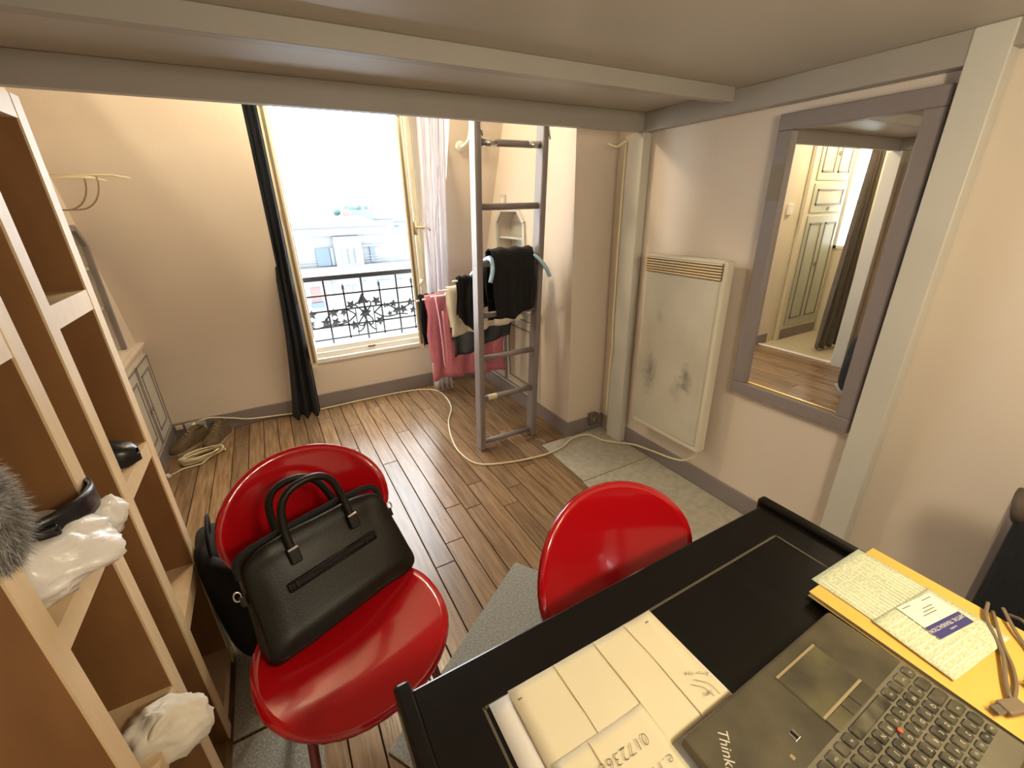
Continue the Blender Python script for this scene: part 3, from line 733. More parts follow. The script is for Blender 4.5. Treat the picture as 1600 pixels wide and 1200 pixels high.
# ------------------------------------------------------------------ shoes
def shoe(name, label, loc, rz, L, Wd, Ht, m, ms, tilt=0, opening=True, group=None):
    t = thing(name, label, 'shoe', loc, rz, group); t.rotation_euler = (tilt, 0, rz)
    # along local y : heel at 0, toe at L
    prof = [(0.0, .30, .62), (.06, .40, .80), (.18, .43, .95), (.32, .40, 1.0), (.45, .40, .86), (.60, .46, .62), (.75, .50, .50), (.88, .44, .42), (.96, .30, .32), (1.0, .10, .20)]
    def sec(i, a):
        yy, ww, hh_ = prof[i]
        c, s_ = math.cos(a), math.sin(a)
        px = Wd * ww * (abs(c) ** .7) * (1 if c > 0 else -1)
        pz = Ht * hh_ * max(0, (abs(s_) ** .8) * (1 if s_ > 0 else -1)) + .018
        if i in (1, 2, 3): px *= (1 - .30 * max(0, s_))
        return (px, yy * L, pz)
    MB().grid(lambda u, v: sec(int(round(v * (len(prof) - 1))), u * 2 * PI), 20, len(prof), wrapu=True).build('upper', m, t, smooth=True, sub=1)
    pts = [(-Wd * .36, .0), (-Wd * .42, L * .15), (-Wd * .40, L * .4), (-Wd * .52, L * .72), (-Wd * .40, L * .93), (0, L * 1.02), (Wd * .40, L * .93), (Wd * .52, L * .72), (Wd * .40, L * .4), (Wd * .42, L * .15), (Wd * .36, 0), (0, -L * .03)]
    MB().prism(pts, lambda p, q, z: (p, q, z), 0, .022).build('sole', ms, t, bevel=.004)
    if opening:
        MB().ball((0, L * .20, Ht * .96), Wd * .25, L * .15, Ht * .10, 14, 8).build('opening', M['blackcloth'], t, smooth=True)
        MB().tube([(Wd * .27 * math.cos(a), L * .20 + L * .165 * math.sin(a), Ht * (.97 + .06 * math.cos(2 * a))) for a in [i * PI / 10 for i in range(20)]], .006, 6, closed=True).build('collar', m, t, smooth=True)
    lc = MB()
    for k in range(3):
        yy = L * (.44 + .07 * k); zz = Ht * (.95 - .12 * k) + .012
        lc.tube([(-Wd * .2, yy, zz - .012), (0, yy, zz + .002), (Wd * .2, yy, zz - .012)], .003, 5)
    lc.build('laces', ms if m is M['shoe'] else m, t, smooth=True)
    return t
shoe('brown_shoe', 'brown suede shoe by far baseboard, next to the coiled cable', (-.60, 3.36, .001), PI - .75, .27, .10, .115, M['shoe'], M['sole'])
shoe('brown_shoe', 'brown suede shoe by far baseboard, farther from the bookcases', (-.475, 3.37, .001), PI - .45, .26, .10, .12, M['shoe'], M['sole'])
shoe('black_shoe', 'polished black shoe on the middle shelf of the farther bookcase', (-.58, 1.30, .884), -PI / 2 - .15, .21, .085, .085, M['blacklea'], M['blacklea'])
bo = thing('black_case', 'small dark glossy object on the upper shelf of the farther bookcase', 'case', (-.50, 1.19, 1.292), .4)
MB().box(-.05, .05, -.03, .03, 0, .05).build('body', M['blacklea'], bo, bevel=.012, seg=3)
MB().box(-.03, .055, -.02, .02, .05, .062).build('lid', M['leather'], bo, bevel=.004)

# ------------------------------------------------------------------ plastic bags
def crumple(c, rx, ry, rz, seed, rough=.18, flat=-.75, R=None):
    def f(p, q):
        n_ = noise.noise(Vector((p.x * 1.6 + seed, p.y * 1.6, p.z * 1.6))) * rough * 1.6
        n_ += noise.noise(Vector((p.x * 4 + seed, p.y * 4, p.z * 4 + 3))) * rough * .8
        n_ += abs(noise.noise(Vector((p.x * 8 + seed, p.y * 8, p.z * 8 + 5)))) * rough * .6
        q = q * (1 + n_)
        if q.z < flat * rz: q.z = flat * rz
        return q
    return MB().ball(c, rx, ry, rz, 56, 36, R=R, fn=f)
pb = thing('plastic_bag', 'crumpled white plastic bag under the black belt on nearer bookcase', 'bag', (-.445, .860, .884))
crumple((.0, 0, .045), .115, .098, .060, 2.0, .15).build('sack', M['pvc'], pb, smooth=True)
MB().ball((.080, .098, .040), .036, .030, .040, 24, 16, fn=lambda p, q: q * (1 + .30 * noise.noise(p * 2))).build('knot', M['pvc'], pb, smooth=True)
pb2 = thing('cloth_bag', 'white fabric bundle on the low shelf of the nearer bookcase', 'bag', (-.385, .862, .40))
crumple((.0, .0, .040), .078, .062, .056, 7.0, .13).build('sack', M['cloth_white'], pb2, smooth=True)
MB().tube(smoothpath([(-.02, -.05, .06), (.0, -.03, .093), (.03, .0, .092), (.05, .02, .07)], 6), .006, 6).build('fold', M['cloth_white'], pb2, smooth=True)
bl = thing('coiled_belt', 'glossy black coiled leather belt with buckle on white plastic bag', 'belt', (-.425, .925, .976))
def belt(u, v):
    a = u * 2 * PI
    z_ = -.021 + .042 * v
    return Vector((.068 * math.cos(a), .088 * math.sin(a), z_ + .012 * math.sin(a + 2.4)))
MB().grid(belt, 40, 5, wrapu=True).build('strap', M['blacklea'], bl, smooth=True, solid=.007, fix=False)
MB().obox((.030, -.082, -.004), (.036, .012, .046), Matrix.Rotation(.35, 3, 'Z')).build('buckle', M['blackgloss'], bl, bevel=.006, seg=3)

# fur bobble
fb = thing('fur_pompom', 'fluffy grey fur pompom hanging at the front of the nearer bookcase', 'pompom', (-.356, .66, 1.135))
fc = Vector((0, 0, 0))
MB().ball((0, 0, 0), .033, .032, .078, 20, 14).build('core', M['fur'], fb, smooth=True)
hr = random.Random(2); b = MB()
for i in range(7000):
    zt = hr.uniform(-1, 1); a = hr.uniform(0, 2 * PI); s_ = math.sqrt(1 - zt * zt)
    nrm = Vector((s_ * math.cos(a), s_ * math.sin(a), zt)); p = Vector((nrm.x * .031, nrm.y * .030, nrm.z * .075))
    dr = (nrm + Vector((hr.uniform(-.6, .6), hr.uniform(-.6, .6), hr.uniform(-.7, .3)))).normalized()
    sd = dr.cross(Vector((hr.random(), hr.random(), hr.random()))).normalized() * .0007
    ln = hr.uniform(.010, .024); mid = p + dr * ln * .55; tip = p + dr * ln + Vector((0, 0, -.004))
    b.add([p - sd, p + sd, mid + sd * .7, mid - sd * .7, tip], [(0, 1, 2, 3), (3, 2, 4)])
fo = b.build('fur', M['fur'], fb, fix=False); fo['kind'] = 'stuff'
MB().tube([(0, 0, .07), (-.03, .03, .25), (-.055, .05, .558)], .003, 6).build('cord', M['cord'], fb)

# ------------------------------------------------------------------ backpack
bp = thing('backpack', 'black backpack on the floor leaning between farther bookcase and chair', 'backpack', (-.288, 1.43, 0.008), 0.10); bp.scale = (1, 1, 1.2)
def sq(p, q, e=.55, dims=(1, 1, 1)):
    f = lambda t: (abs(t) ** e) * (1 if t >= 0 else -1)
    return Vector((f(p.x) * dims[0], f(p.y) * dims[1], f(p.z) * dims[2]))
MB().ball((0, 0, .205), 1, 1, 1, 32, 20, fn=lambda p, q: sq(p, q, .55, (.085 * (1 - .25 * p.z), .15, .205)) + Vector((-.05 * p.z, 0, 0))).build('body', M['blackcloth'], bp, smooth=True)
MB().ball((.075, 0, .15), 1, 1, 1, 24, 16, fn=lambda p, q: sq(p, q, .6, (.035, .115, .12))).build('front_pocket', M['blackcloth'], bp, smooth=True)
MB().tube(smoothpath([(-.045, -.10, .41), (-.04, -.095, .455), (-.035, -.03, .475), (-.035, .01, .46), (-.045, .03, .41)], 6), .011, 8, flat=.5).build('top_loop', M['blackcloth'], bp, smooth=True)
MB().tube(smoothpath([(-.05, -.11, .40), (.03, -.16, .36), (.055, -.165, .22), (.04, -.155, .06)], 6), .020, 8, flat=.35).build('shoulder_strap', M['blackcloth'], bp, smooth=True)
MB().tube(smoothpath([(.04, -.15, .05), (.10, -.17, .006), (.14, -.14, .008), (.15, -.18, .012), (.20, -.17, .03), (.24, -.20, .008)], 6), .008, 6, flat=.3).build('loose_strap', M['blackcloth'], bp, smooth=True)

# ================================================================== CARPETS
def carpet(name, label, poly, m, th=.007):
    return tag(MB().prism(poly, lambda p, q, z: (p, q, z), .0008, th).build(name, m, bevel=.002), label, 'carpet')
carpet('carpet_strip', 'worn greenish grey carpet strip at the foot of the post and alcove', [(1.32, 1.605), (1.822, 1.605), (1.822, 2.062), (1.335, 2.062)], M['carpet_green'])
carpet('carpet_strip', 'worn greenish grey carpet strip along right wall below the mirror', [(1.31, -.6), (1.822, -.6), (1.822, 1.60), (1.31, 1.60)], M['carpet_green'])
A = Vector((.69, 1.28)); ua = Vector((-.835, -.55)); va = Vector((.55, -.835))
carpet('carpet_mat', 'speckled grey carpet mat lying askew under the desk and right red chair', [tuple(A), tuple(A + ua * .80), tuple(A + ua * .80 + va * .60), tuple(A + va * .60)], M['carpet'])
carpet('carpet_mat', 'speckled grey carpet mat under the backpack, left of the chair', [(-.10, 1.095), (-.16, 1.50), (-.35, 1.64), (-.372, 1.62), (-.372, 1.095)], M['carpet'])
carpet('carpet_mat', 'speckled grey carpet mat beside nearer bookcase under the chair', [(-.155, .40), (-.135, 1.085), (-.372, 1.085), (-.372, .40)], M['carpet'])

# ================================================================== CHAIRS
def chair_parts(t):
    # local: seat centre at x=0,y=0 ; faces -y
    sa, sb_ = .228, .205
    def seat(u, v):
        a = u * 2 * PI; r = v
        c, s_ = math.cos(a), math.sin(a)
        e_ = .86
        xx = sa * r * (abs(c) ** e_) * (1 if c > 0 else -1); yy = sb_ * r * (abs(s_) ** e_) * (1 if s_ > 0 else -1)
        zz = .455 + .018 * (xx / sa) ** 2 - .010 * (1 - r * r)
        k = (-yy / sb_) - .45
        if k > 0: zz -= .085 * k * k
        if yy > 0: zz += .012 * (yy / sb_) ** 2
        return (xx, yy, zz)
    MB().grid(seat, 48, 14, wrapu=True).build('seat', M['red'], t, smooth=True, solid=.014)
    ba, bb = .226, .172
    tl = .30
    def back(u, v):
        a = u * 2 * PI; r = v; c, s_ = math.cos(a), math.sin(a); e_ = .92
        xx = ba * r * (abs(c) ** e_) * (1 if c > 0 else -1); h = bb * r * (abs(s_) ** e_) * (1 if s_ > 0 else -1)
        yy = .365 - .065 * (xx / ba) ** 2 + h * math.sin(tl)
        return (xx, yy, .648 + h * math.cos(tl))
    MB().grid(back, 48, 14, wrapu=True).build('backrest', M['red'], t, smooth=True, solid=.013)
    for s_ in (-1, 1):
        MB().tube([(s_ * .14, -.10, .425), (s_ * .185, -.185, 0.0085)], .011, 10).build('leg', M['redmetal'], t, smooth=True)
        MB().tube([(s_ * .14, .12, .43), (s_ * .185, .24, 0.0085)], .011, 10).build('leg', M['redmetal'], t, smooth=True)
        MB().tube(smoothpath([(s_ * .11, .05, .432), (s_ * .11, .26, .436), (s_ * .11, .33, .48), (s_ * .11, .347, .60), (s_ * .10, .368, .68)], 5), .010, 10).build('back_support', M['redmetal'], t, smooth=True)
    MB().tube([(-.14, -.10, .425), (.14, -.10, .425), (.14, .12, .43), (-.14, .12, .43)], .010, 8, closed=True).build('seat_frame', M['redmetal'], t, smooth=True)
c1 = thing('red_chair', 'red lacquered chair with oval seat and back holding the leather briefcase', 'chair', (.006, .862, 0), .13)
chair_parts(c1)
c2 = copy_tree(c1); c2.location = (.585, .262, 0); c2.rotation_euler = (0, 0, -.03)
c2['label'] = 'red lacquered chair pushed under the black desk, its oval back showing'

# ================================================================== BRIEFCASE
bc = thing('briefcase', 'black leather briefcase with two handles standing on the red seat', 'briefcase', (.008, .965, .462), .34)
bc.rotation_euler = (-.42, 0, .37); bc.scale = (.94, .94, .94)
def bodyf(p, q):
    v = sq(p, q, .30, (.210, .050, .142))
    k_ = -(v.z / .142)
    puff = (1 + k_ * .42)
    if k_ > 0: v.x *= 1 + .10 * k_ ** 2
    v.y *= puff * (1.0 - .12 * abs(v.x / .215) ** 4)
    v.x *= (1 + .035 * k_)
    v.z += .010 * noise.noise(Vector((v.x * 9, v.y * 20, 1))) - .010 * (v.x / .215) ** 2
    v.y += .011 * noise.noise(Vector((v.x * 7, 3, v.z * 11))) + .004 * noise.noise(Vector((v.x * 18, 7, v.z * 26)))
    return v
MB().ball((0, 0, .142), 1, 1, 1, 64, 40, fn=bodyf).build('body', M['leather'], bc, smooth=True)
yf = -.049
pk = MB(); pk.tube([(-.125, yf - .004, .148), (.125, yf - .004, .148)], .0035, 6); pk.tube([(-.125, yf - .004, .168), (.125, yf - .004, .168)], .0035, 6)
pk.tube([(-.125, yf - .004, .148), (-.125, yf - .004, .168)], .0035, 6); pk.tube([(.125, yf - .004, .148), (.125, yf - .004, .168)], .0035, 6)
pk.build('pocket_piping', M['leather'], bc, smooth=True)
zp = MB().box(-.122, .122, yf - .0035, yf, .152, .164).build('pocket_zip', M['blackcloth'], bc, bevel=.001)
for a in (-.105, .095):
    MB().box(a - .004, a + .004, yf - .007, yf, .150, .166).build('zip_stop', M['leather'], bc, bevel=.001)
MB().tube(smoothpath([(-.205, 0, .23), (-.19, 0, .277), (-.10, 0, .289), (.10, 0, .289), (.19, 0, .277), (.205, 0, .23)], 6), .007, 6, flat=1.4).build('top_zip', M['blackcloth'], bc, smooth=True)
for k, yy in enumerate((-.034, .030)):
    lean = -.02 if k == 0 else .03
    h_ = MB().tube(smoothpath([(-.085, yy - .008, .235), (-.083, yy + lean * .3 - .004, .30), (-.068, yy + lean, .362), (-.03, yy + lean * 1.4, .392), (.03, yy + lean * 1.4, .392), (.068, yy + lean, .362), (.083, yy + lean * .3 - .004, .30), (.085, yy - .008, .235)], 6), .0105, 10).build('handle', M['leather'], bc, smooth=True)
    for s_ in (-1, 1):
        yo = -.056 if k == 0 else .050
        MB().box(s_ * .085 - .014, s_ * .085 + .014, min(yo, yo * .8), max(yo, yo * .8), .205, .245).build('handle_tab', M['leather'], bc, bevel=.004)
        MB().box(s_ * .085 - .013, s_ * .085 + .013, min(yo * 1.05, yo * .85), max(yo * 1.05, yo * .85), .243, .249).build('handle_buckle', M['steel'], bc, bevel=.001)
for s_ in (-1, 1):
    MB().tube([(s_ * .222 + .008 * math.cos(a), .0, .195 + .012 * math.sin(a)) for a in [i * PI / 6 for i in range(12)]], .0025, 6, closed=True).build('ring', M['steel'], bc, smooth=True)
    MB().box(s_ * .215 - .006, s_ * .215 + .006, -.01, .01, .165, .19).build('side_tab', M['leather'], bc, bevel=.002)

# ================================================================== DESK
DZ = .755
dk = thing('desk', 'black lacquered wooden desk with raised end rails and grooved top', 'desk', (0, 0, 0))
dx0, dx1, dy0, dy1 = .062, .948, -.20, .470
MB().box(dx0, dx1, dy0, dy1, DZ - .028, DZ).build('top', M['blackgloss'], dk, bevel=.004)
for a in (dx0 - .024, dx1 - .002):
    MB().box(a, a + .026, dy0, dy1 + .012, DZ - .05, DZ + .014).build('end_rail', M['blackgloss'], dk, bevel=.007, seg=3)
gr = MB()
gr.box(.150, .876, .386, .3905, DZ - .001, DZ + .0006); gr.box(.150, .876, -.12, -.1155, DZ - .001, DZ + .0006)
gr.box(.148, .152, -.12, .3905, DZ - .001, DZ + .0006); gr.box(.872, .876, -.12, .3905, DZ - .001, DZ + .0006)
gr.build('groove_line', M['groove'], dk)
MB().box(dx0 + .04, dx1 - .04, dy1 - .05, dy1 - .03, DZ - .10, DZ - .028).build('apron', M['blackgloss'], dk)
MB().box(dx0 + .04, dx1 - .04, dy0 + .03, dy0 + .05, DZ - .10, DZ - .028).build('apron', M['blackgloss'], dk)
for a in (dx0 + .01, dx1 - .055):
    for c in (dy0 + .02, dy1 - .065):
        MB().box(a, a + .045, c, c + .045, 0.008, DZ - .028).build('leg', M['blackgloss'], dk, bevel=.004)

# papers
def sheet(name, label, x0, x1, y0, y1, z, rz, m, cat='paper', wav=.0012, seed=0, th=.0006):
    cx, cy = (x0 + x1) / 2, (y0 + y1) / 2
    t = MB()
    def fn(u, v):
        X_, Y_ = (u - .5) * (x1 - x0), (v - .5) * (y1 - y0)
        zz = wav * (1 + noise.noise(Vector((X_ * 14 + seed, Y_ * 14, 0)))) + wav * .7 * max(0, abs(u - .5) - .4) * 6
        return (X_, Y_, zz)
    o = t.grid(fn, 14, 14).build(name, m, None, smooth=True, solid=th, fix=False)
    o.location = (cx, cy, z); o.rotation_euler = (0, 0, rz)
    return tag(o, label, cat)
def crease(par, pts, m, r=.0006):
    MB().tube(pts, r, 5).build('crease', m, par)
p1 = sheet('paper_sheet', 'plain white sheet of paper lowest in the stack on desk', 0.158, .486, .10, .388, DZ + .0005, 0.0, M['paper'], seed=1)
p2 = sheet('letter_sheet', 'cream letter sheet with fold creases beside the laptop', .190, .482, .217, .388, DZ + .0035, -.01, M['paper_cream'], seed=4, wav=.0018)
for xx in (-.062, .018, .085):
    crease(p2, [(xx, -.084, .0042), (xx + .002, 0, .0038), (xx, .084, .0042)], M['paper_cream'], .0011)
for (xx, yy) in ((.125, .068), (-.135, .066)):
    MB().box(xx - .003, xx + .003, yy - .0006, yy + .0006, .003, .0048).build('staple_mark', M['ink'], p2)
place_text('handwriting', text_mesh('Amor 999', .0095, thin=-.0003, font_shear=.3), M['ink'], (.128, -.038, .0046), PI - .55, p2)
place_text('handwriting', text_mesh('1491', .0095, thin=-.0003, font_shear=.3), M['ink'], (.118, -.066, .0046), PI - .2, p2)
MB().tube(smoothpath([(.105, -.045, .0046), (.118, -.058, .0046), (.122, -.074, .0046)], 5), .0004, 4).tube(smoothpath([(.115, -.042, .0046), (.130, -.058, .0046), (.132, -.076, .0046)], 5), .0004, 4).build('pen_stroke', M['ink'], p2)
p3 = sheet('note_sheet', 'folded cream note with a handwritten phone number', .196, .352, .11, .275, DZ + .0068, -.01, M['paper_cream'], seed=9, wav=.0015)
place_text('handwriting', text_mesh('0172366060', .022, thin=-.0006, font_shear=.15, space=1.1), M['ink'], (-.004, .045, .0046), PI, p3)
place_text('handwriting', text_mesh('e.riv', .020, thin=-.0005, font_shear=.2, space=1.3), M['ink'], (.045, .010, .0046), PI, p3)
crease(p3, [(-.02, -.08, .004), (-.02, .08, .004)], M['paper_cream'], .001)

# folder, form, card
fo_ = thing('yellow_folder', 'thick yellow cardboard folder under the printed forms on desk', 'folder', (.862, .055, DZ + .0145), -.02)
FW, FL = .112, .200
MB().box(-FW, FW, -FL, FL, 0, .0012).box(-FW, FW, -FL, FL, .0088, .010).box(FW - .0015, FW, -FL, FL, 0, .01).build('cover', M['yellow'], fo_, bevel=.0005)
for k in range(5):
    MB().box(-FW + .002, FW - .003, -FL + .003, FL - .002, .0015 + k * .00145, .0026 + k * .00145).build('page', M['paper'], fo_)
fz = DZ + .0250
fr = sheet('printed_form', 'pale green densely printed form lying on the yellow folder', .783, .945, .062, .268, fz, -.03, M['form'], cat='form', wav=.0008, seed=12)
rl = random.Random(4)
for k in range(17):
    xx = -.072 + k * .009
    MB().box(xx, xx + .0022, -.095 + rl.uniform(0, .02), .098 - rl.uniform(0, .08), .0016, .0024).build('printed_line', M['formline'], fr)
fr2 = sheet('printed_form', 'smaller pale green form under the business card on yellow folder', .772, .938, .050, .160, fz + .003, -.10, M['form'], cat='form', wav=.0008, seed=15)
for k in range(9):
    yy = -.045 + k * .010
    MB().box(-.074, -.074 + rl.uniform(.04, .14), yy, yy + .0018, .0016, .0024).build('printed_line', M['formline'], fr2)
bcd = thing('business_card', 'white business card with a blue violet name band on the forms', 'card', (.879, .123, fz + .0063), -.16)
MB().box(-.0445, .0445, -.034, .030, 0, .0006).build('card', M['card'], bcd)
MB().box(-.0445, .0445, -.034, -.012, .0006, .0009).build('name_band', M['blueprint'], bcd)
place_text('lettering', text_mesh('KAPITAL TRANSACTION', .0084), M['cardtext'], (0, -.020, .0012), PI, bcd)
place_text('lettering', text_mesh('immobilier', .0040), M['cardtext'], (0.0, -.0285, .0012), PI, bcd)
for k, (a, c, yy) in enumerate(((-.02, .014, .002), (-.012, .016, .007), (-.005, .02, .012), (.012, .036, .023), (-.038, -.018, .024))):
    MB().box(a, c, yy, yy + .0012, .0006, .0009).build('printed_line', M['ink'], bcd)

# cords on the folder
def cord(label, pts, r=.0028, plug=None):
    t = thing('usb_cord', label, 'cord', (0, 0, 0))
    MB().tube(smoothpath(pts, 6), r, 7).build('wire', M['cord'], t, smooth=True)
    if plug:
        c, a = plug
        R = Matrix.Rotation(a, 3, 'Z')
        MB().obox(c, (.020, .034, .010), R).build('plug_body', M['cord'], t, bevel=.003)
        MB().obox(Vector(c) + R @ Vector((0, .024, 0)), (.012, .014, .005), R).build('connector', M['duct'], t, bevel=.001)
    return t
z_ = fz + .004
cord('brown grey cord with plug next to the laptop corner', [(.975, .075, z_), (.935, .058, z_), (.90, .042, z_), (.87, .025, z_), (.835, .012, z_), (.80, .006, z_ + .003)], plug=((.785, .004, z_ + .004), 1.2))
cord('thin brown cord along the far side of the forms', [(.985, .085, z_ + .005), (.945, .075, z_ + .002), (.905, .050, z_), (.87, .035, z_ + .004), (.83, .022, z_ + .002), (.80, .010, z_ + .003)])
cord('brown cord with black plug at the right frame edge', [(.99, .068, z_ + .006), (.955, .045, z_ + .003), (.925, .020, z_), (.895, .004, z_ + .003)], plug=((.872, -.010, z_ + .006), 1.1))
cord('brown grey cord curving off the desk edge at right', [(1.02, .060, z_ - .02), (.985, .040, z_ + .004), (.955, .010, z_), (.93, -.02, z_), (.89, -.06, z_)])

# ================================================================== LAPTOP
lp = thing('laptop', 'worn black laptop with large keyboard open on the desk', 'laptop', (.552, .086, DZ + .0012), PI + .022)
lp.location.z = DZ + .0095
LW, LD = .190, .127
bs = MB().box(-LW, LW, -LD, LD, 0, .018).build('base', M['laptop'], lp, bevel=.006, seg=3)
kb_x = -.046
MB().box(-LW + .006, LW - .006, -.022, LD - .012, .0175, .0190).build('keyboard_bezel', M['lapframe'], lp, bevel=.001)
MB().box(kb_x - .058, kb_x + .052, -.108, -.018, .0176, .0188).build('touchpad_surround', M['laptop'], lp, bevel=.0008)
tp = MB().box(kb_x - .053, kb_x + .050, -.105, -.040, .0185, .0194).build('touchpad', M['pad'], lp, bevel=.0008)
MB().box(kb_x - .053, kb_x + .050, -.107, -.1035, .0186, .0198).build('front_strip', M['tan'], tp)
MB().box(kb_x - .053, kb_x + .050, -.0415, -.038, .0186, .0198).build('rear_strip', M['tan'], tp)
for a, c in ((-.053, -.012), (-.011, .010), (.011, .050)):
    MB().box(kb_x + a, kb_x + c, -.0375, -.020, .0187, .0206).build('mouse_button', M['pad'], lp, bevel=.001)
MB().box(.052, .064, -.056, -.044, .0178, .0190).build('fingerprint_reader', M['steel'], lp, bevel=.001)
MB().box(.056, .060, -.055, -.045, .0188, .0194).build('sensor', M['screen'], lp)
MB().box(.083, .088, -.040, -.034, .0178, .0186).build('sticker', M['tan'], lp)
place_text('lettering', text_mesh('ThinkPad', .019, font_shear=.12), M['keytext'], (.158, -.078, .0183), .86, lp)
kp = .0186
keymeshes = {}
def keycap(wd, dp):
    k = (round(wd, 4), round(dp, 4))
    if k not in keymeshes:
        b = MB(); a, c = wd / 2, dp / 2; i = .0012; h1, h2 = .0016, .0034
        def ring(a_, c_, z, cut=.0022, front=.003):
            return [(-a_ + cut, c_, z), (a_ - cut, c_, z), (a_, c_ - cut, z), (a_, -c_ + front, z), (a_ - front, -c_, z), (-a_ + front, -c_, z), (-a_, -c_ + front, z), (-a_, c_ - cut, z)]
        r0, r1, r2 = ring(a, c, 0), ring(a, c, h1), ring(a - i, c - i, h2)
        n = 8
        fs = [(j, (j + 1) % n, n + (j + 1) % n, n + j)[::-1] for j in range(n)] + [(n + j, n + (j + 1) % n, 2 * n + (j + 1) % n, 2 * n + j)[::-1] for j in range(n)] + [tuple(range(2 * n, 3 * n))[::-1]]
        b.add(r0 + r1 + r2, fs); keymeshes[k] = b.mesh('key', M['key'])
    return keymeshes[k]
rows = [[('Fn', 1), ('Ctrl', 1.25), ('', 1), ('Alt', 1.1), ('', 5.0), ('Alt', 1.1), ('', 1), ('Ctrl', 1.2), ('', 1), ('', 1), ('', 1)],
        [('', 1.3), ('<', 1), ('W', 1), ('X', 1), ('C', 1), ('V', 1), ('B', 1), ('N', 1), (',', 1), (';', 1), (':', 1), ('!', 1), ('', 2.3)],
        [('', 1.75), ('Q', 1), ('S', 1), ('D', 1), ('F', 1), ('G', 1), ('H', 1), ('J', 1), ('K', 1), ('L', 1), ('M', 1), ('%', 1), ('*', 1), ('', .9)],
        [('Tab', 1.5), ('A', 1), ('Z', 1), ('E', 1), ('R', 1), ('T', 1), ('Y', 1), ('U', 1), ('I', 1), ('O', 1), ('P', 1), ('^', 1), ('$', 1), ('', 1.15)],
        [('', 1), ('1', 1), ('2', 1), ('3', 1), ('4', 1), ('5', 1), ('6', 1), ('7', 1), ('8', 1), ('9', 1), ('0', 1), (')', 1), ('=', 1), ('', 1.65)],
        [('Esc', 1)] + [('F%d' % i, 1) for i in range(1, 13)] + [('', 1.65)]]
lett = {}
kx0 = -.181
for ri, row in enumerate(rows):
    xx = kx0; vy = -.0085 + ri * kp if ri < 5 else -.0085 + 5 * kp - .003
    hh_ = kp - .0028 if ri < 5 else .0105
    for ch, wn_ in row:
        wd = wn_ * kp - .0028
        o = bpy.data.objects.new('key', keycap(wd, hh_)); C.objects.link(o); o.parent = lp
        o.location = (xx + wn_ * kp / 2, vy, .0190)
        if ch:
            sz = .0072 if len(ch) == 1 else .0042
            if ch not in lett: lett[ch] = text_mesh(ch, sz, .00008)
            place_text('legend', lett[ch], M['keytext'], (-wd * .12 if len(ch) == 1 else 0, .0018 if ri < 5 else 0, .00345), 0, o)
        xx += wn_ * kp
for ri in range(5):
    for k in range(4):
        o = bpy.data.objects.new('key', keycap(kp - .0028, kp - .0028)); C.objects.link(o); o.parent = lp
        o.location = (.112 + k * kp + .005, -.0085 + ri * kp, .0190)
MB().lathe([(0, .0062), (.0026, .006), (.0036, .0048), (.0030, .003), (.0030, 0)], (kx0 + 6.28 * kp, -.0085 + 1.55 * kp, .0190), 12).build('pointing_stick', M['redrub'], lp, smooth=True)
ld_ = MB().obox((0, LD + .040, .125), (LW * 2, .007, .235), Matrix.Rotation(-.38, 3, 'X')).build('lid', M['laptop'], lp, bevel=.003)
MB().obox((0, LD + .0355, .1265), (LW * 2 - .03, .001, .205), Matrix.Rotation(-.38, 3, 'X')).build('display', M['screen'], ld_)

# ================================================================== BLACK CHAIR AT RIGHT
ac = thing('black_armchair', 'black upholstered chair with dark brown top edge at right of desk', 'armchair', (1.52, -.16, 0))
MB().box(-.055, .055, -.36, .315, .30, .735).build('backrest', M['blackcloth'], ac, bevel=.03, seg=3)
MB().tube(smoothpath([(-.01, -.36, .745), (-.01, 0, .752), (-.01, .25, .748), (-.01, .325, .735)], 5), .045, 12).build('top_roll', M['darkbrown'], ac, smooth=True)
MB().box(-.30, -.04, -.36, .27, .30, .42).build('seat', M['blackcloth'], ac, bevel=.03, seg=3)
for a in (-.27, .03):
    for c in (-.33, .25):
        MB().tube([(a, c, .32), (a, c, .008)], .018, 8).build('leg', M['darkbrown'], ac, smooth=True)

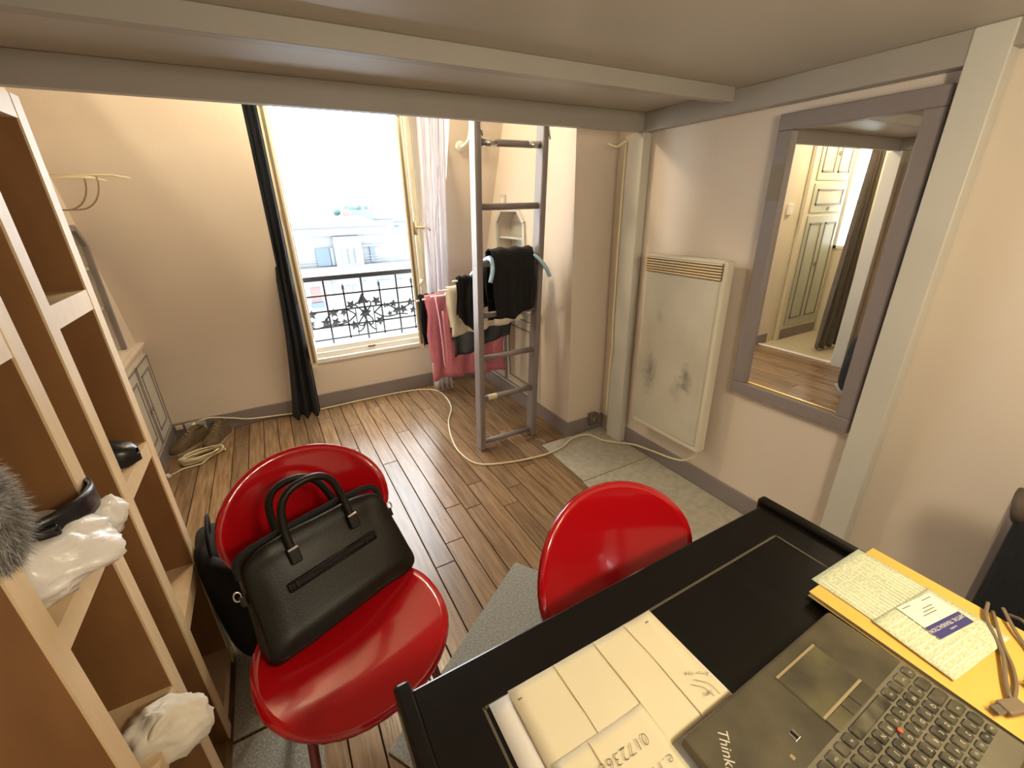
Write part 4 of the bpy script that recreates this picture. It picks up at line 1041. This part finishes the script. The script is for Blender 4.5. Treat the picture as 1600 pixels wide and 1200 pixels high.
# ================================================================== CABLES ON FLOOR
pc = thing('power_cable', 'long ivory power cable running across floor to the heater', 'cable', (0, 0, 0))
pts = [(-.66, 3.435, .085), (-.63, 3.42, .115), (-.56, 3.43, .118), (-.44, 3.45, .075), (-.33, 3.44, .045), (-.12, 3.445, .02), (.10, 3.425, .008), (.44, 3.435, .006), (.80, 3.425, .006), (1.00, 3.36, .006), (1.075, 3.22, .006), (1.045, 2.93, .006), (.925, 2.68, .006), (.85, 2.40, .006), (.84, 2.22, .006), (.885, 2.07, .006), (1.06, 1.99, .006), (1.27, 1.945, .013), (1.42, 1.96, .016), (1.54, 2.015, .016), (1.66, 2.005, .015), (1.70, 1.89, .016), (1.755, 1.82, .018), (1.79, 1.70, .05), (1.80, 1.55, .075), (1.79, 1.42, .105), (1.785, 1.33, .14), (1.79, 1.27, .20), (1.79, 1.27, .25)]
MB().tube(smoothpath(pts, 6), .0055, 8).build('wire', M['cable'], pc, smooth=True)
MB().ball((-.665, 3.437, .075), .022, .018, .028, 14, 10).build('plug', M['white'], pc, smooth=True)
ol = thing('wall_socket', 'white double wall socket on the far baseboard behind brown shoes', 'socket', (-.66, YF - .014, .07))
MB().box(-.06, .06, -.012, 0, -.035, .035).build('plate', M['palegrey'], ol, bevel=.003)
MB().box(-.115, -.075, -.012, 0, .0, .03).build('side_plate', M['cable'], ol, bevel=.003)
cc = thing('coiled_cable', 'ivory cable coiled in a heap in front of the brown shoes', 'cable', (-.60, 3.06, 0))
cr = random.Random(9); pts = []
for k in range(90):
    a = k * 2 * PI / 18; pts.append((.115 * math.cos(a) * (1 + .10 * math.sin(k * .7)) + .01 * math.sin(k * .31), .055 * math.sin(a) * (1 + .2 * math.sin(k * .45)) + .4 * .115 * math.cos(a) * .6, .008 + .0009 * (k % 45)))
pts += [(.0, -.09, .008), (-.10, -.10, .006), (-.16, -.15, .006)]
MB().tube(pts, .0048, 7).build('wire', M['cable'], cc, smooth=True)
MB().obox((-.165, -.155, .012), (.02, .03, .018), Matrix.Rotation(.6, 3, 'Z')).build('plug', M['white'], cc, bevel=.003)
